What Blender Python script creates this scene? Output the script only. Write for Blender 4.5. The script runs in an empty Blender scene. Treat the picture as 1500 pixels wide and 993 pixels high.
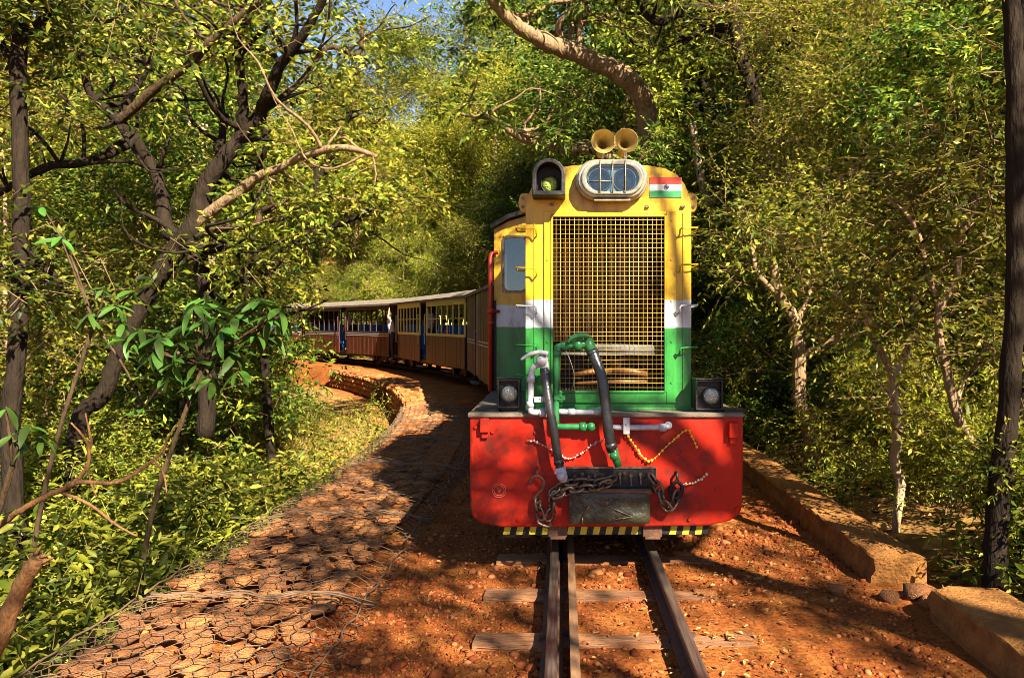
import bpy, bmesh, math, random
import numpy as np
from mathutils import Vector, Matrix, Quaternion

R = math.radians
rnd = random.Random(7)
rng = np.random.default_rng(11)
sc = bpy.context.scene
COL = sc.collection

# ---------------------------------------------------------------- camera, sky, sun
F, VX, VY, CX, CZ = 1125.0, 823.0, 474.0, -0.283, 1.66
cam = bpy.data.cameras.new('camera')
cam.sensor_width = 36.0
cam.lens = 27.0
cam.shift_x = -73.0 / 1500
cam.shift_y = -22.5 / 1500
cam.clip_start = 0.05
cam.clip_end = 1500
cam_o = bpy.data.objects.new('camera', cam)
cam_o.location = (CX, 0, CZ)
cam_o.rotation_euler = (R(90), 0, 0)
COL.objects.link(cam_o)
sc.camera = cam_o

SUN = Vector((0.42, -0.68, 0.60)).normalized()          # towards the sun: behind the camera, to the right
world = bpy.data.worlds.new('World')
sc.world = world
world.use_nodes = True
wt = world.node_tree
sky = wt.nodes.new('ShaderNodeTexSky')
sky.sky_type = 'NISHITA'
sky.sun_disc = False
sky.sun_elevation = math.asin(SUN.z)
sky.sun_rotation = math.atan2(SUN.x, SUN.y)
sky.air_density = 0.6
sky.dust_density = 0.25
bg = wt.nodes['Background']
bg.inputs['Strength'].default_value = 0.05
wt.links.new(sky.outputs[0], bg.inputs[0])
sl = bpy.data.lights.new('sun', 'SUN')
sl.energy = 5.0
sl.angle = R(0.5)
sl.color = (1.0, 0.89, 0.68)
so = bpy.data.objects.new('sun', sl)
so.rotation_euler = SUN.to_track_quat('Z', 'Y').to_euler()
so.location = (8, -8, 14)
COL.objects.link(so)
sc.view_settings.view_transform = 'Standard'
sc.view_settings.look = 'None'
sc.view_settings.exposure = 2.55
sc.view_settings.gamma = 1.0
sc.cycles.max_bounces = 5
sc.cycles.diffuse_bounces = 2
sc.cycles.transparent_max_bounces = 8
sc.cycles.use_denoising = True
sc.cycles.denoiser = 'OPENIMAGEDENOISE'
sc.cycles.denoising_input_passes = 'RGB_ALBEDO_NORMAL'
sc.cycles.denoising_prefilter = 'ACCURATE'
sc.cycles.filter_width = 0.85
sc.cycles.sample_clamp_indirect = 4.0


def P(px, py, Y):
    return Vector((CX + (px - VX) * Y / F, Y, CZ - (py - VY) * Y / F))


# ---------------------------------------------------------------- materials
def mat(name, col, col2=None, rough=0.6, scale=6.0, metal=0.0, bump=0.0, bscale=30.0, spec=0.4,
        stretch=None, dirt=None, dirt_scale=3.0, dirt_amt=0.5, rand=0.0, trans=0.0):
    m = bpy.data.materials.new(name)
    m.use_nodes = True
    nt = m.node_tree
    N, L = nt.nodes, nt.links
    b = N['Principled BSDF']
    b.inputs['Roughness'].default_value = rough
    b.inputs['Metallic'].default_value = metal
    b.inputs['Specular IOR Level'].default_value = spec
    tc = N.new('ShaderNodeTexCoord')
    src = tc.outputs['Object']
    if stretch:
        mp = N.new('ShaderNodeMapping')
        mp.inputs['Scale'].default_value = stretch
        L.new(src, mp.inputs['Vector'])
        src = mp.outputs[0]
    cur = None
    if col2 is not None:
        n = N.new('ShaderNodeTexNoise')
        n.inputs['Scale'].default_value = scale
        n.inputs['Detail'].default_value = 8
        n.inputs['Roughness'].default_value = 0.65
        L.new(src, n.inputs['Vector'])
        cr = N.new('ShaderNodeValToRGB')
        cr.color_ramp.elements[0].position = 0.33
        cr.color_ramp.elements[1].position = 0.68
        cr.color_ramp.elements[0].color = (*col, 1)
        cr.color_ramp.elements[1].color = (*col2, 1)
        L.new(n.outputs['Fac'], cr.inputs[0])
        cur = cr.outputs[0]
    else:
        rgb = N.new('ShaderNodeRGB')
        rgb.outputs[0].default_value = (*col, 1)
        cur = rgb.outputs[0]
    if dirt is not None:
        n2 = N.new('ShaderNodeTexNoise')
        n2.inputs['Scale'].default_value = dirt_scale
        n2.inputs['Detail'].default_value = 10
        n2.inputs['Roughness'].default_value = 0.75
        L.new(tc.outputs['Object'], n2.inputs['Vector'])
        r2 = N.new('ShaderNodeMapRange')
        r2.inputs[1].default_value = 0.5
        r2.inputs[2].default_value = 0.75
        r2.inputs[3].default_value = 0.0
        r2.inputs[4].default_value = dirt_amt
        L.new(n2.outputs['Fac'], r2.inputs[0])
        mx = N.new('ShaderNodeMix')
        mx.data_type = 'RGBA'
        L.new(r2.outputs[0], mx.inputs[0])
        L.new(cur, mx.inputs[6])
        mx.inputs[7].default_value = (*dirt, 1)
        cur = mx.outputs[2]
    if rand:
        oi = N.new('ShaderNodeObjectInfo')
        hs = N.new('ShaderNodeHueSaturation')
        mr = N.new('ShaderNodeMapRange')
        mr.inputs[3].default_value = 1 - rand
        mr.inputs[4].default_value = 1 + rand
        L.new(oi.outputs['Random'], mr.inputs[0])
        L.new(mr.outputs[0], hs.inputs['Value'])
        L.new(cur, hs.inputs['Color'])
        cur = hs.outputs[0]
    L.new(cur, b.inputs['Base Color'])
    if bump:
        nb = N.new('ShaderNodeTexNoise')
        nb.inputs['Scale'].default_value = bscale
        nb.inputs['Detail'].default_value = 8
        L.new(src, nb.inputs['Vector'])
        bp = N.new('ShaderNodeBump')
        bp.inputs['Strength'].default_value = bump
        bp.inputs['Distance'].default_value = 0.03
        L.new(nb.outputs['Fac'], bp.inputs['Height'])
        L.new(bp.outputs[0], b.inputs['Normal'])
    return m


def leaf_mat(name, cols, trans=0.47, rough=0.45, spec=0.22, rand=0.3):
    m = bpy.data.materials.new(name)
    m.use_nodes = True
    nt = m.node_tree
    N, L = nt.nodes, nt.links
    b = N['Principled BSDF']
    b.inputs['Roughness'].default_value = rough
    b.inputs['Specular IOR Level'].default_value = spec
    g = N.new('ShaderNodeNewGeometry')
    cr = N.new('ShaderNodeValToRGB')
    while len(cr.color_ramp.elements) < len(cols):
        cr.color_ramp.elements.new(0.5)
    for i, c in enumerate(cols):
        cr.color_ramp.elements[i].position = i / (len(cols) - 1)
        cr.color_ramp.elements[i].color = (*c, 1)
    L.new(g.outputs['Random Per Island'], cr.inputs[0])
    oi = N.new('ShaderNodeObjectInfo')
    hs = N.new('ShaderNodeHueSaturation')
    mr = N.new('ShaderNodeMapRange')
    mr.inputs[3].default_value = 1 - rand
    mr.inputs[4].default_value = 1 + rand
    mh = N.new('ShaderNodeMapRange')
    mh.inputs[3].default_value = 0.485
    mh.inputs[4].default_value = 0.53
    L.new(oi.outputs['Random'], mr.inputs[0])
    L.new(oi.outputs['Random'], mh.inputs[0])
    L.new(mr.outputs[0], hs.inputs['Value'])
    L.new(mh.outputs[0], hs.inputs['Hue'])
    L.new(cr.outputs[0], hs.inputs['Color'])
    L.new(hs.outputs[0], b.inputs['Base Color'])
    t = N.new('ShaderNodeBsdfTranslucent')
    L.new(hs.outputs[0], t.inputs[0])
    mx = N.new('ShaderNodeMixShader')
    mx.inputs[0].default_value = trans
    L.new(b.outputs[0], mx.inputs[1])
    L.new(t.outputs[0], mx.inputs[2])
    L.new(mx.outputs[0], N['Material Output'].inputs[0])
    return m


def glass_mat(name, tint=(0.8, 0.85, 0.8)):
    m = bpy.data.materials.new(name)
    m.use_nodes = True
    nt = m.node_tree
    N, L = nt.nodes, nt.links
    b = N['Principled BSDF']
    b.inputs['Base Color'].default_value = (*tint, 1)
    b.inputs['Roughness'].default_value = 0.03
    b.inputs['Transmission Weight'].default_value = 1.0
    b.inputs['IOR'].default_value = 1.45
    tr = N.new('ShaderNodeBsdfTransparent')
    tr.inputs[0].default_value = (*tint, 1)
    gl = N.new('ShaderNodeBsdfGlossy')
    gl.inputs['Roughness'].default_value = 0.04
    fr = N.new('ShaderNodeFresnel')
    fr.inputs[0].default_value = 1.6
    mx = N.new('ShaderNodeMixShader')
    L.new(fr.outputs[0], mx.inputs[0])
    L.new(tr.outputs[0], mx.inputs[1])
    L.new(gl.outputs[0], mx.inputs[2])
    L.new(mx.outputs[0], N['Material Output'].inputs[0])
    return m


def livery_mat():
    m = mat('livery_paint', (0, 0, 0), rough=0.38, bump=0.06, bscale=60)
    nt = m.node_tree
    N, L = nt.nodes, nt.links
    b = N['Principled BSDF']
    g = N.new('ShaderNodeNewGeometry')
    sx = N.new('ShaderNodeSeparateXYZ')
    L.new(g.outputs['Position'], sx.inputs[0])
    tc = N.new('ShaderNodeTexCoord')
    nz = N.new('ShaderNodeTexNoise')
    nz.inputs['Scale'].default_value = 12
    L.new(tc.outputs['Object'], nz.inputs['Vector'])
    ma = N.new('ShaderNodeMath')
    ma.operation = 'MULTIPLY_ADD'
    ma.inputs[1].default_value = 0.02
    L.new(nz.outputs['Fac'], ma.inputs[0])
    L.new(sx.outputs['Z'], ma.inputs[2])
    mr = N.new('ShaderNodeMapRange')
    mr.inputs[1].default_value = 1.0
    mr.inputs[2].default_value = 3.0
    L.new(ma.outputs[0], mr.inputs[0])
    cr = N.new('ShaderNodeValToRGB')
    cr.color_ramp.interpolation = 'CONSTANT'
    e = cr.color_ramp.elements
    e[0].position = 0.0
    e[0].color = (0.015, 0.15, 0.022, 1)
    e[1].position = 0.317
    e[1].color = (0.38, 0.41, 0.43, 1)
    e.new(0.412).color = (0.42, 0.255, 0.002, 1)
    L.new(mr.outputs[0], cr.inputs[0])
    # grime and chips
    n2 = N.new('ShaderNodeTexNoise')
    n2.inputs['Scale'].default_value = 5
    n2.inputs['Detail'].default_value = 12
    n2.inputs['Roughness'].default_value = 0.75
    mp = N.new('ShaderNodeMapping')
    mp.inputs['Scale'].default_value = (1.6, 1.6, 0.5)
    L.new(tc.outputs['Object'], mp.inputs[0])
    L.new(mp.outputs[0], n2.inputs['Vector'])
    r2 = N.new('ShaderNodeMapRange')
    r2.inputs[1].default_value = 0.47
    r2.inputs[2].default_value = 0.72
    r2.inputs[4].default_value = 0.95
    L.new(n2.outputs['Fac'], r2.inputs[0])
    mx = N.new('ShaderNodeMix')
    mx.data_type = 'RGBA'
    mx.blend_type = 'MULTIPLY'
    L.new(r2.outputs[0], mx.inputs[0])
    L.new(cr.outputs[0], mx.inputs[6])
    mx.inputs[7].default_value = (0.30, 0.22, 0.15, 1)
    L.new(mx.outputs[2], b.inputs['Base Color'])
    return m


M = {}
M['livery'] = livery_mat()
M['yellow'] = mat('yellow_paint', (0.42, 0.235, 0.003), (0.32, 0.18, 0.006), rough=0.42, scale=9)
M['red'] = mat('red_paint', (0.36, 0.011, 0.0015), (0.23, 0.007, 0.0015), rough=0.5, spec=0.2, scale=3, bump=0.3, bscale=3.5,
               dirt=(0.05, 0.010, 0.006), dirt_scale=3, dirt_amt=1.3)
M['worn_red'] = mat('worn_red_casting', (0.50, 0.09, 0.05), (0.36, 0.03, 0.015), rough=0.6, scale=40)
M['tube_grey'] = mat('dusty_tube', (0.07, 0.065, 0.06), (0.13, 0.12, 0.11), rough=0.7, spec=.1, scale=12)
M['redpole'] = mat('red_enamel', (0.30, 0.015, 0.004), (0.20, 0.010, 0.003), rough=0.4, scale=14)
M['green'] = mat('green_enamel', (0.010, 0.11, 0.030), (0.02, 0.17, 0.05), rough=0.38, scale=14, dirt=(0.05, 0.05, 0.03), dirt_scale=16, dirt_amt=0.7)
M['silver'] = mat('aluminium_paint', (0.26, 0.27, 0.31), (0.38, 0.39, 0.43), rough=0.4, scale=20, dirt=(0.10, 0.09, 0.10), dirt_scale=22, dirt_amt=0.8)
M['chrome'] = mat('brushed_steel', (0.20, 0.18, 0.13), (0.34, 0.31, 0.23), rough=0.3, metal=0.6, scale=14, dirt=(0.10, 0.08, 0.05), dirt_scale=18, dirt_amt=0.8)
M['reflector'] = mat('lamp_reflector', (0.75, 0.78, 0.75), rough=0.12, metal=1.0)
M['cab_shade'] = mat('cab_shade_black', (0.003, 0.003, 0.003), rough=0.9, spec=.02)  # near-black that stands in for shade inside the cab
M['black'] = mat('black_iron', (0.006, 0.006, 0.007), (0.015, 0.013, 0.012), rough=0.5, spec=.25, scale=12, bump=0.2, bscale=50)
M['hose'] = mat('rubber_hose', (0.010, 0.011, 0.014), (0.022, 0.023, 0.028), rough=0.33, scale=20, spec=0.6, bump=0.15, bscale=70)
M['iron'] = mat('worn_iron', (0.05, 0.038, 0.030), (0.16, 0.11, 0.08), rough=0.38, metal=0.6, scale=20, bump=0.2, bscale=60)
M['rust'] = mat('rusty_iron', (0.12, 0.045, 0.02), (0.06, 0.03, 0.018), rough=0.7, scale=14, bump=0.3, bscale=50)
M['coupler'] = mat('greasy_casting', (0.008, 0.008, 0.006), (0.032, 0.030, 0.018), rough=0.42, scale=9, bump=0.9, bscale=11)
M['mesh'] = mat('grille_wire', (0.46, 0.27, 0.02), (0.40, 0.30, 0.10), rough=0.45, scale=3)
M['core'] = mat('radiator_core', (0.010, 0.005, 0.0025), (0.024, 0.010, 0.004), rough=0.9, spec=.03, scale=5, stretch=(40, 1, 1.5))
M['copper'] = mat('copper_pipe', (0.30, 0.12, 0.04), (0.14, 0.07, 0.03), rough=0.45, metal=0.5, scale=12)
M['deck'] = mat('deck_planks', (0.13, 0.10, 0.075), (0.06, 0.045, 0.035), rough=0.8, scale=4, stretch=(2, 12, 6), bump=0.3, rand=0.25)
M['glass'] = glass_mat('window_glass')
M['lens'] = mat('lamp_lens', (0.25, 0.28, 0.24), (0.40, 0.43, 0.37), rough=0.12, metal=0.55, scale=40, bump=0.5, bscale=90)
M['green_lens'] = mat('green_lens', (0.20, 0.30, 0.04), (0.42, 0.5, 0.10), rough=0.1, metal=0.4, scale=30, bump=0.5, bscale=80)
M['white'] = mat('white_paint', (0.5, 0.5, 0.49), (0.42, 0.42, 0.41), rough=0.5)
M['flag_red'] = mat('flag_saffron', (0.42, 0.035, 0.012), rough=0.45)
M['flag_green'] = mat('flag_green', (0.015, 0.18, 0.05), rough=0.45)
M['navy'] = mat('navy_paint', (0.02, 0.03, 0.14), rough=0.5)
M['hazard_yellow'] = mat('hazard_yellow', (0.52, 0.42, 0.02), (0.30, 0.22, 0.02), rough=0.6, scale=14, dirt=(0.06, 0.05, 0.03), dirt_scale=10, dirt_amt=0.8)
M['railtop'] = mat('rail_steel', (0.16, 0.11, 0.09), (0.42, 0.34, 0.28), rough=0.28, metal=0.85, scale=3, stretch=(30, 1, 10))
M['railside'] = mat('rail_rust', (0.045, 0.022, 0.016), (0.10, 0.045, 0.025), rough=0.75, scale=10, bump=0.2)
M['checkrail'] = mat('check_rail', (0.22, 0.12, 0.06), (0.12, 0.06, 0.03), rough=0.6, scale=6, stretch=(6, 1, 6))
M['sleeper'] = mat('timber_sleeper', (0.27, 0.12, 0.05), (0.13, 0.055, 0.024), rough=0.85, scale=3, stretch=(1, 14, 10), bump=0.8, bscale=12, rand=0.25, dirt=(0.20, 0.06, 0.014), dirt_scale=7, dirt_amt=1.4)
M['stone'] = mat('laterite_stone', (0.36, 0.135, 0.034), (0.18, 0.058, 0.016), rough=0.85, scale=5, bump=0.9, bscale=7, rand=0.5)
M['earth'] = mat('red_earth', (0.30, 0.10, 0.022), (0.15, 0.045, 0.011), rough=0.95, spec=.1, scale=6, bump=0.7, bscale=40)
M['pebble'] = mat('gravel', (0.30, 0.10, 0.04), (0.14, 0.045, 0.02), rough=0.85, scale=11)
M['wire'] = mat('galvanised_wire', (0.14, 0.085, 0.05), (0.08, 0.045, 0.025), rough=0.6, scale=8)
M['parapet'] = mat('rendered_parapet', (0.27, 0.12, 0.033), (0.16, 0.066, 0.02), rough=0.95, spec=.1, scale=9, bump=0.6, bscale=48, dirt=(0.07, 0.035, 0.015), dirt_scale=5, dirt_amt=0.95)
M['bark'] = mat('grey_bark', (0.22, 0.15, 0.085), (0.10, 0.06, 0.032), rough=0.9, spec=.08, scale=5, stretch=(4, 4, 1), bump=0.9, bscale=10)
M['bark_pale'] = mat('pale_bark', (0.38, 0.29, 0.17), (0.20, 0.13, 0.07), rough=0.85, spec=.08, scale=4, stretch=(4, 4, 1), bump=0.7, bscale=10)
M['twig'] = mat('twig_bark', (0.17, 0.11, 0.055), (0.09, 0.055, 0.028), rough=0.9, spec=.08, scale=3)
M['bark_brown'] = mat('brown_bark', (0.075, 0.048, 0.027), (0.026, 0.017, 0.010), rough=0.9, spec=.08, scale=5, stretch=(4, 4, 1), bump=0.9, bscale=10)
M['bark_shaded'] = mat('shaded_bark', (0.022, 0.015, 0.010), (0.010, 0.007, 0.005), rough=0.9, spec=.08, scale=5, stretch=(4, 4, 1), bump=0.9, bscale=10)  # shade on trunks and limbs put into the bark colour
M['deadwood'] = mat('dead_wood', (0.20, 0.09, 0.026), (0.09, 0.04, 0.014), rough=0.85, scale=6, stretch=(5, 5, 2), bump=0.6, bscale=16)
M['leaf'] = leaf_mat('forest_leaf', [(0.014, 0.020, 0.003), (0.09, 0.12, 0.010), (0.20, 0.20, 0.016), (0.32, 0.29, 0.04)])
M['leaf_green'] = leaf_mat('green_leaf', [(0.010, 0.022, 0.004), (0.055, 0.105, 0.012), (0.14, 0.18, 0.016), (0.26, 0.26, 0.03)])
M['leaf_yellow'] = leaf_mat('yellow_green_leaf', [(0.03, 0.036, 0.004), (0.16, 0.19, 0.012), (0.30, 0.28, 0.022), (0.40, 0.33, 0.05)])
M['leaf_under'] = leaf_mat('undergrowth_leaf', [(0.014, 0.016, 0.003), (0.08, 0.095, 0.010), (0.19, 0.175, 0.016), (0.30, 0.25, 0.04)])
M['leaf_big'] = leaf_mat('broad_leaf', [(0.025, 0.075, 0.012), (0.045, 0.10, 0.012), (0.085, 0.13, 0.016)], trans=0.35, rough=0.5, spec=.3, rand=0.5)
M['litter'] = leaf_mat('dry_leaf', [(0.16, 0.055, 0.018), (0.26, 0.12, 0.035), (0.40, 0.25, 0.09), (0.20, 0.07, 0.02), (0.12, 0.05, 0.02)], trans=0.15, rough=0.7)
M['drygrass'] = leaf_mat('dry_grass', [(0.30, 0.22, 0.05), (0.22, 0.20, 0.03), (0.38, 0.26, 0.08)], trans=0.3, rough=0.7)
M['coach_wood'] = mat('coach_planking', (0.11, 0.022, 0.008), (0.025, 0.008, 0.005), rough=0.45, scale=3, stretch=(5, 5, 0.8))
M['coach_dark'] = mat('dark_planking', (0.055, 0.024, 0.016), (0.022, 0.013, 0.012), rough=0.5, scale=3, stretch=(5, 5, 0.8))
M['coach_yellow'] = mat('pale_yellow_paint', (0.62, 0.57, 0.17), (0.5, 0.46, 0.12), rough=0.5, scale=7)
M['roof'] = mat('roof_canvas', (0.16, 0.13, 0.10), (0.08, 0.062, 0.046), rough=0.85, scale=6)
M['seat_blue'] = mat('blue_vinyl', (0.02, 0.10, 0.34), (0.015, 0.07, 0.26), rough=0.4)
M['blue_paint'] = mat('blue_paint', (0.03, 0.05, 0.16), (0.02, 0.03, 0.10), rough=0.4)
M['skin'] = mat('skin', (0.26, 0.12, 0.06), rough=0.55)
M['hair'] = mat('black_hair', (0.012, 0.010, 0.010), rough=0.5)
M['marigold'] = mat('marigold_petals', (0.62, 0.26, 0.01), (0.6, 0.42, 0.06), rough=0.8, scale=60)
M['petal'] = mat('mixed_petals', (0.55, 0.40, 0.34), (0.22, 0.03, 0.05), rough=0.8, scale=70)
M['beads'] = mat('white_beads', (0.6, 0.5, 0.35), (0.3, 0.2, 0.1), rough=0.6, scale=60)


# ---------------------------------------------------------------- mesh builder
class MB:
    def __init__(s):
        s.v, s.f, s.sm = [], [], []

    def add(s, vs, fs, smooth=False):
        o = len(s.v)
        s.v += [tuple(v) for v in vs]
        for f in fs:
            s.f.append(tuple(i + o for i in f))
            s.sm.append(smooth)
        return s

    def box(s, x0, x1, y0, y1, z0, z1):
        vs = [(x, y, z) for z in (z0, z1) for y in (y0, y1) for x in (x0, x1)]
        return s.add(vs, [(0, 2, 3, 1), (4, 5, 7, 6), (0, 1, 5, 4), (2, 6, 7, 3), (0, 4, 6, 2), (1, 3, 7, 5)])

    def bar(s, a, b, w, h=None, up=(0, 0, 1)):
        a, b = Vector(a), Vector(b)
        h = h or w
        d = (b - a).normalized()
        u = Vector(up)
        if abs(d.dot(u)) > 0.95:
            u = Vector((0, 1, 0))
        sd = d.cross(u).normalized()
        u = sd.cross(d).normalized()
        vs = []
        for p in (a, b):
            for i, j in ((-1, -1), (1, -1), (1, 1), (-1, 1)):
                vs.append(p + sd * (i * w / 2) + u * (j * h / 2))
        return s.add(vs, [(0, 1, 2, 3), (7, 6, 5, 4), (0, 4, 5, 1), (1, 5, 6, 2), (2, 6, 7, 3), (3, 7, 4, 0)])

    def tube(s, pts, rad, n=8, caps=True, smooth=True):
        pts = [Vector(p) for p in pts]
        if not hasattr(rad, '__len__'):
            rad = [rad] * len(pts)
        t = (pts[1] - pts[0]).normalized()
        u = t.orthogonal().normalized()
        vs = []
        for i, p in enumerate(pts):
            if i == 0:
                d = pts[1] - pts[0]
            elif i == len(pts) - 1:
                d = pts[-1] - pts[-2]
            else:
                d = (pts[i + 1] - pts[i]).normalized() + (pts[i] - pts[i - 1]).normalized()
            d = d.normalized() if d.length > 1e-9 else t
            q = t.rotation_difference(d)
            u = q @ u
            u = (u - d * u.dot(d)).normalized()
            t = d
            w = d.cross(u)
            for k in range(n):
                a = 2 * math.pi * k / n
                vs.append(p + (u * math.cos(a) + w * math.sin(a)) * rad[i])
        fs = []
        for i in range(len(pts) - 1):
            for k in range(n):
                k2 = (k + 1) % n
                fs.append((i * n + k, i * n + k2, (i + 1) * n + k2, (i + 1) * n + k))
        if caps:
            fs.append(tuple(reversed(range(n))))
            fs.append(tuple(range((len(pts) - 1) * n, len(pts) * n)))
        return s.add(vs, fs, smooth)

    def lathe(s, o, axis, prof, n=20, smooth=True):
        o, axis = Vector(o), Vector(axis).normalized()
        u = axis.orthogonal().normalized()
        w = axis.cross(u)
        vs, fs = [], []
        for (h, r) in prof:
            for k in range(n):
                a = 2 * math.pi * k / n
                vs.append(o + axis * h + (u * math.cos(a) + w * math.sin(a)) * r)
        for i in range(len(prof) - 1):
            for k in range(n):
                k2 = (k + 1) % n
                fs.append((i * n + k, i * n + k2, (i + 1) * n + k2, (i + 1) * n + k))
        return s.add(vs, fs, smooth)

    def disc(s, o, axis, r, h, n=20):
        return s.lathe(o, axis, [(0, 1e-4), (0, r), (h, r), (h, 1e-4)], n, False)

    def prism(s, pts, y0, y1):
        """pts: (x, z) outline, extruded along y"""
        n = len(pts)
        vs = [(x, y0, z) for x, z in pts] + [(x, y1, z) for x, z in pts]
        fs = [tuple(range(n)), tuple(reversed(range(n, 2 * n)))]
        for i in range(n):
            j = (i + 1) % n
            fs.append((i, i + n, j + n, j))
        return s.add(vs, fs)

    def ring(s, outer, inner, y0, y1):
        n = len(outer)
        vs = [(x, y0, z) for x, z in outer] + [(x, y1, z) for x, z in outer] + \
             [(x, y0, z) for x, z in inner] + [(x, y1, z) for x, z in inner]
        fs = []
        for i in range(n):
            j = (i + 1) % n
            fs += [(i, j, j + n, i + n), (i + 2 * n, i + 3 * n, j + 3 * n, j + 2 * n),
                   (i, i + 2 * n, j + 2 * n, j), (i + n, j + n, j + 3 * n, i + 3 * n)]
        return s.add(vs, fs)

    def ball(s, c, r, n=8, m=6, sc=(1, 1, 1)):
        c = Vector(c)
        vs, fs = [], []
        for i in range(m + 1):
            th = math.pi * i / m
            for k in range(n):
                a = 2 * math.pi * k / n
                vs.append(c + Vector((math.sin(th) * math.cos(a) * sc[0], math.sin(th) * math.sin(a) * sc[1], math.cos(th) * sc[2])) * r)
        for i in range(m):
            for k in range(n):
                k2 = (k + 1) % n
                fs.append((i * n + k, (i + 1) * n + k, (i + 1) * n + k2, i * n + k2))
        return s.add(vs, fs, True)

    def mesh(s, name, m=None):
        me = bpy.data.meshes.new(name)
        me.from_pydata(s.v, [], s.f)
        me.polygons.foreach_set('use_smooth', s.sm)
        bm = bmesh.new()
        bm.from_mesh(me)
        bmesh.ops.recalc_face_normals(bm, faces=bm.faces)
        bm.to_mesh(me)
        bm.free()
        if m:
            me.materials.append(m)
        me.update()
        return me


def link(name, me, parent=None, bevel=0.0):
    o = bpy.data.objects.new(name, me)
    COL.objects.link(o)
    if parent is not None:
        o.parent = parent
        r = parent
        # geometry is written in world coordinates: undo the root's location once
        if r.parent is None:
            o.location = -Vector(r.location)
    if bevel:
        b = o.modifiers.new('bevel', 'BEVEL')
        b.width = bevel
        b.segments = 2
        b.limit_method = 'ANGLE'
        b.angle_limit = R(40)
    return o


def part(name, mb, m, parent, bevel=0.0, label=None, stuff=False):
    o = link(name, mb.mesh(name, m), parent, bevel)
    if label:
        o['label'] = label
    if stuff:
        o['kind'] = 'stuff'
    return o


def tag(o, label, cat, group=None, kind=None):
    o['label'] = label
    o['category'] = cat
    if group:
        o['group'] = group
    if kind:
        o['kind'] = kind
    return o


def thing(name, label, cat, loc, group=None, rz=0.0):
    o = bpy.data.objects.new(name, None)
    o.empty_display_size = 0.2
    COL.objects.link(o)
    o.location = loc
    o.rotation_euler = (0, 0, rz)
    return tag(o, label, cat, group)


def dup(root, loc, rz, label, scale=1.0, group=None):
    r = root.copy()
    COL.objects.link(r)
    r.location = loc
    r.rotation_euler = (0, 0, rz)
    r.scale = (scale,) * 3
    r['label'] = label
    if group:
        r['group'] = group
    for ch in list(root.children):
        c = ch.copy()
        COL.objects.link(c)
        c.parent = r
        for g in list(ch.children):
            d = g.copy()
            COL.objects.link(d)
            d.parent = c
    return r


def smooth_pts(pts, sub=5, jit=0.0, r=None):
    """Catmull-Rom through (Vector, radius)"""
    out = []
    n = len(pts)
    for i in range(n - 1):
        p0, p1, p2, p3 = pts[max(i - 1, 0)], pts[i], pts[i + 1], pts[min(i + 2, n - 1)]
        for k in range(sub):
            t = k / sub
            v = 0.5 * ((2 * p1[0]) + (-p0[0] + p2[0]) * t + (2 * p0[0] - 5 * p1[0] + 4 * p2[0] - p3[0]) * t * t
                       + (-p0[0] + 3 * p1[0] - 3 * p2[0] + p3[0]) * t ** 3)
            rad = p1[1] + (p2[1] - p1[1]) * t
            if jit and (i or k):
                v = v + Vector((rnd.gauss(0, 1), rnd.gauss(0, 1), rnd.gauss(0, 1))) * jit * rad
                rad *= 1 + rnd.uniform(-jit, jit) * 0.8
            out.append((v, rad))
    out.append(pts[-1])
    return [o[0] for o in out], [o[1] for o in out]


# ---------------------------------------------------------------- terrain
RAD, Y0 = 38.0, 8.0


def off(x, y):
    x, y = np.asarray(x, float), np.asarray(y, float)
    arc = np.hypot(x + RAD, y - Y0) - RAD
    return np.where(y <= Y0, x, arc)


def vnoise(x, y, f, seed=0.0):
    x, y = x * f + seed, y * f + seed * 1.7
    return (np.sin(x * 1.0 + 1.3 * np.sin(y * 0.7 + 0.4)) + np.sin(y * 1.1 + 1.7 * np.sin(x * 0.6 + 2.0)) +
            np.sin((x + y) * 0.73 + 0.9 * np.sin(x - y))) / 3


def ter(x, y):
    x, y = np.asarray(x, float), np.asarray(y, float)
    s = off(x, y)
    z = 0.010 * vnoise(x, y, 3.1) + 0.006 * vnoise(x, y, 9.0, 4)
    # left: wall foot, gully, then rising wooded hill
    d = np.clip(-s - 2.28, 0, None)
    left = -0.62 * np.clip(d / 0.22, 0, 1) - 0.10 * np.clip(d - 0.25, 0, 9) + 0.22 * np.clip(d - 13, 0, 60)
    left = left + 0.12 * vnoise(x, y, 0.9, 2) * np.clip(d / 2, 0, 1)
    # right: rising bank
    e = np.clip(s - 2.08, 0, None)
    right = 0.24 * np.clip(e, 0, 22) + 0.35 * np.clip(e - 22, 0, 60) + 0.12 * vnoise(x, y, 0.8, 7) * np.clip(e / 2, 0, 1) - 0.15 * np.clip(e / 0.3, 0, 1)
    return z + left + right


def tz(x, y):
    return float(ter(x, y))


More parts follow.
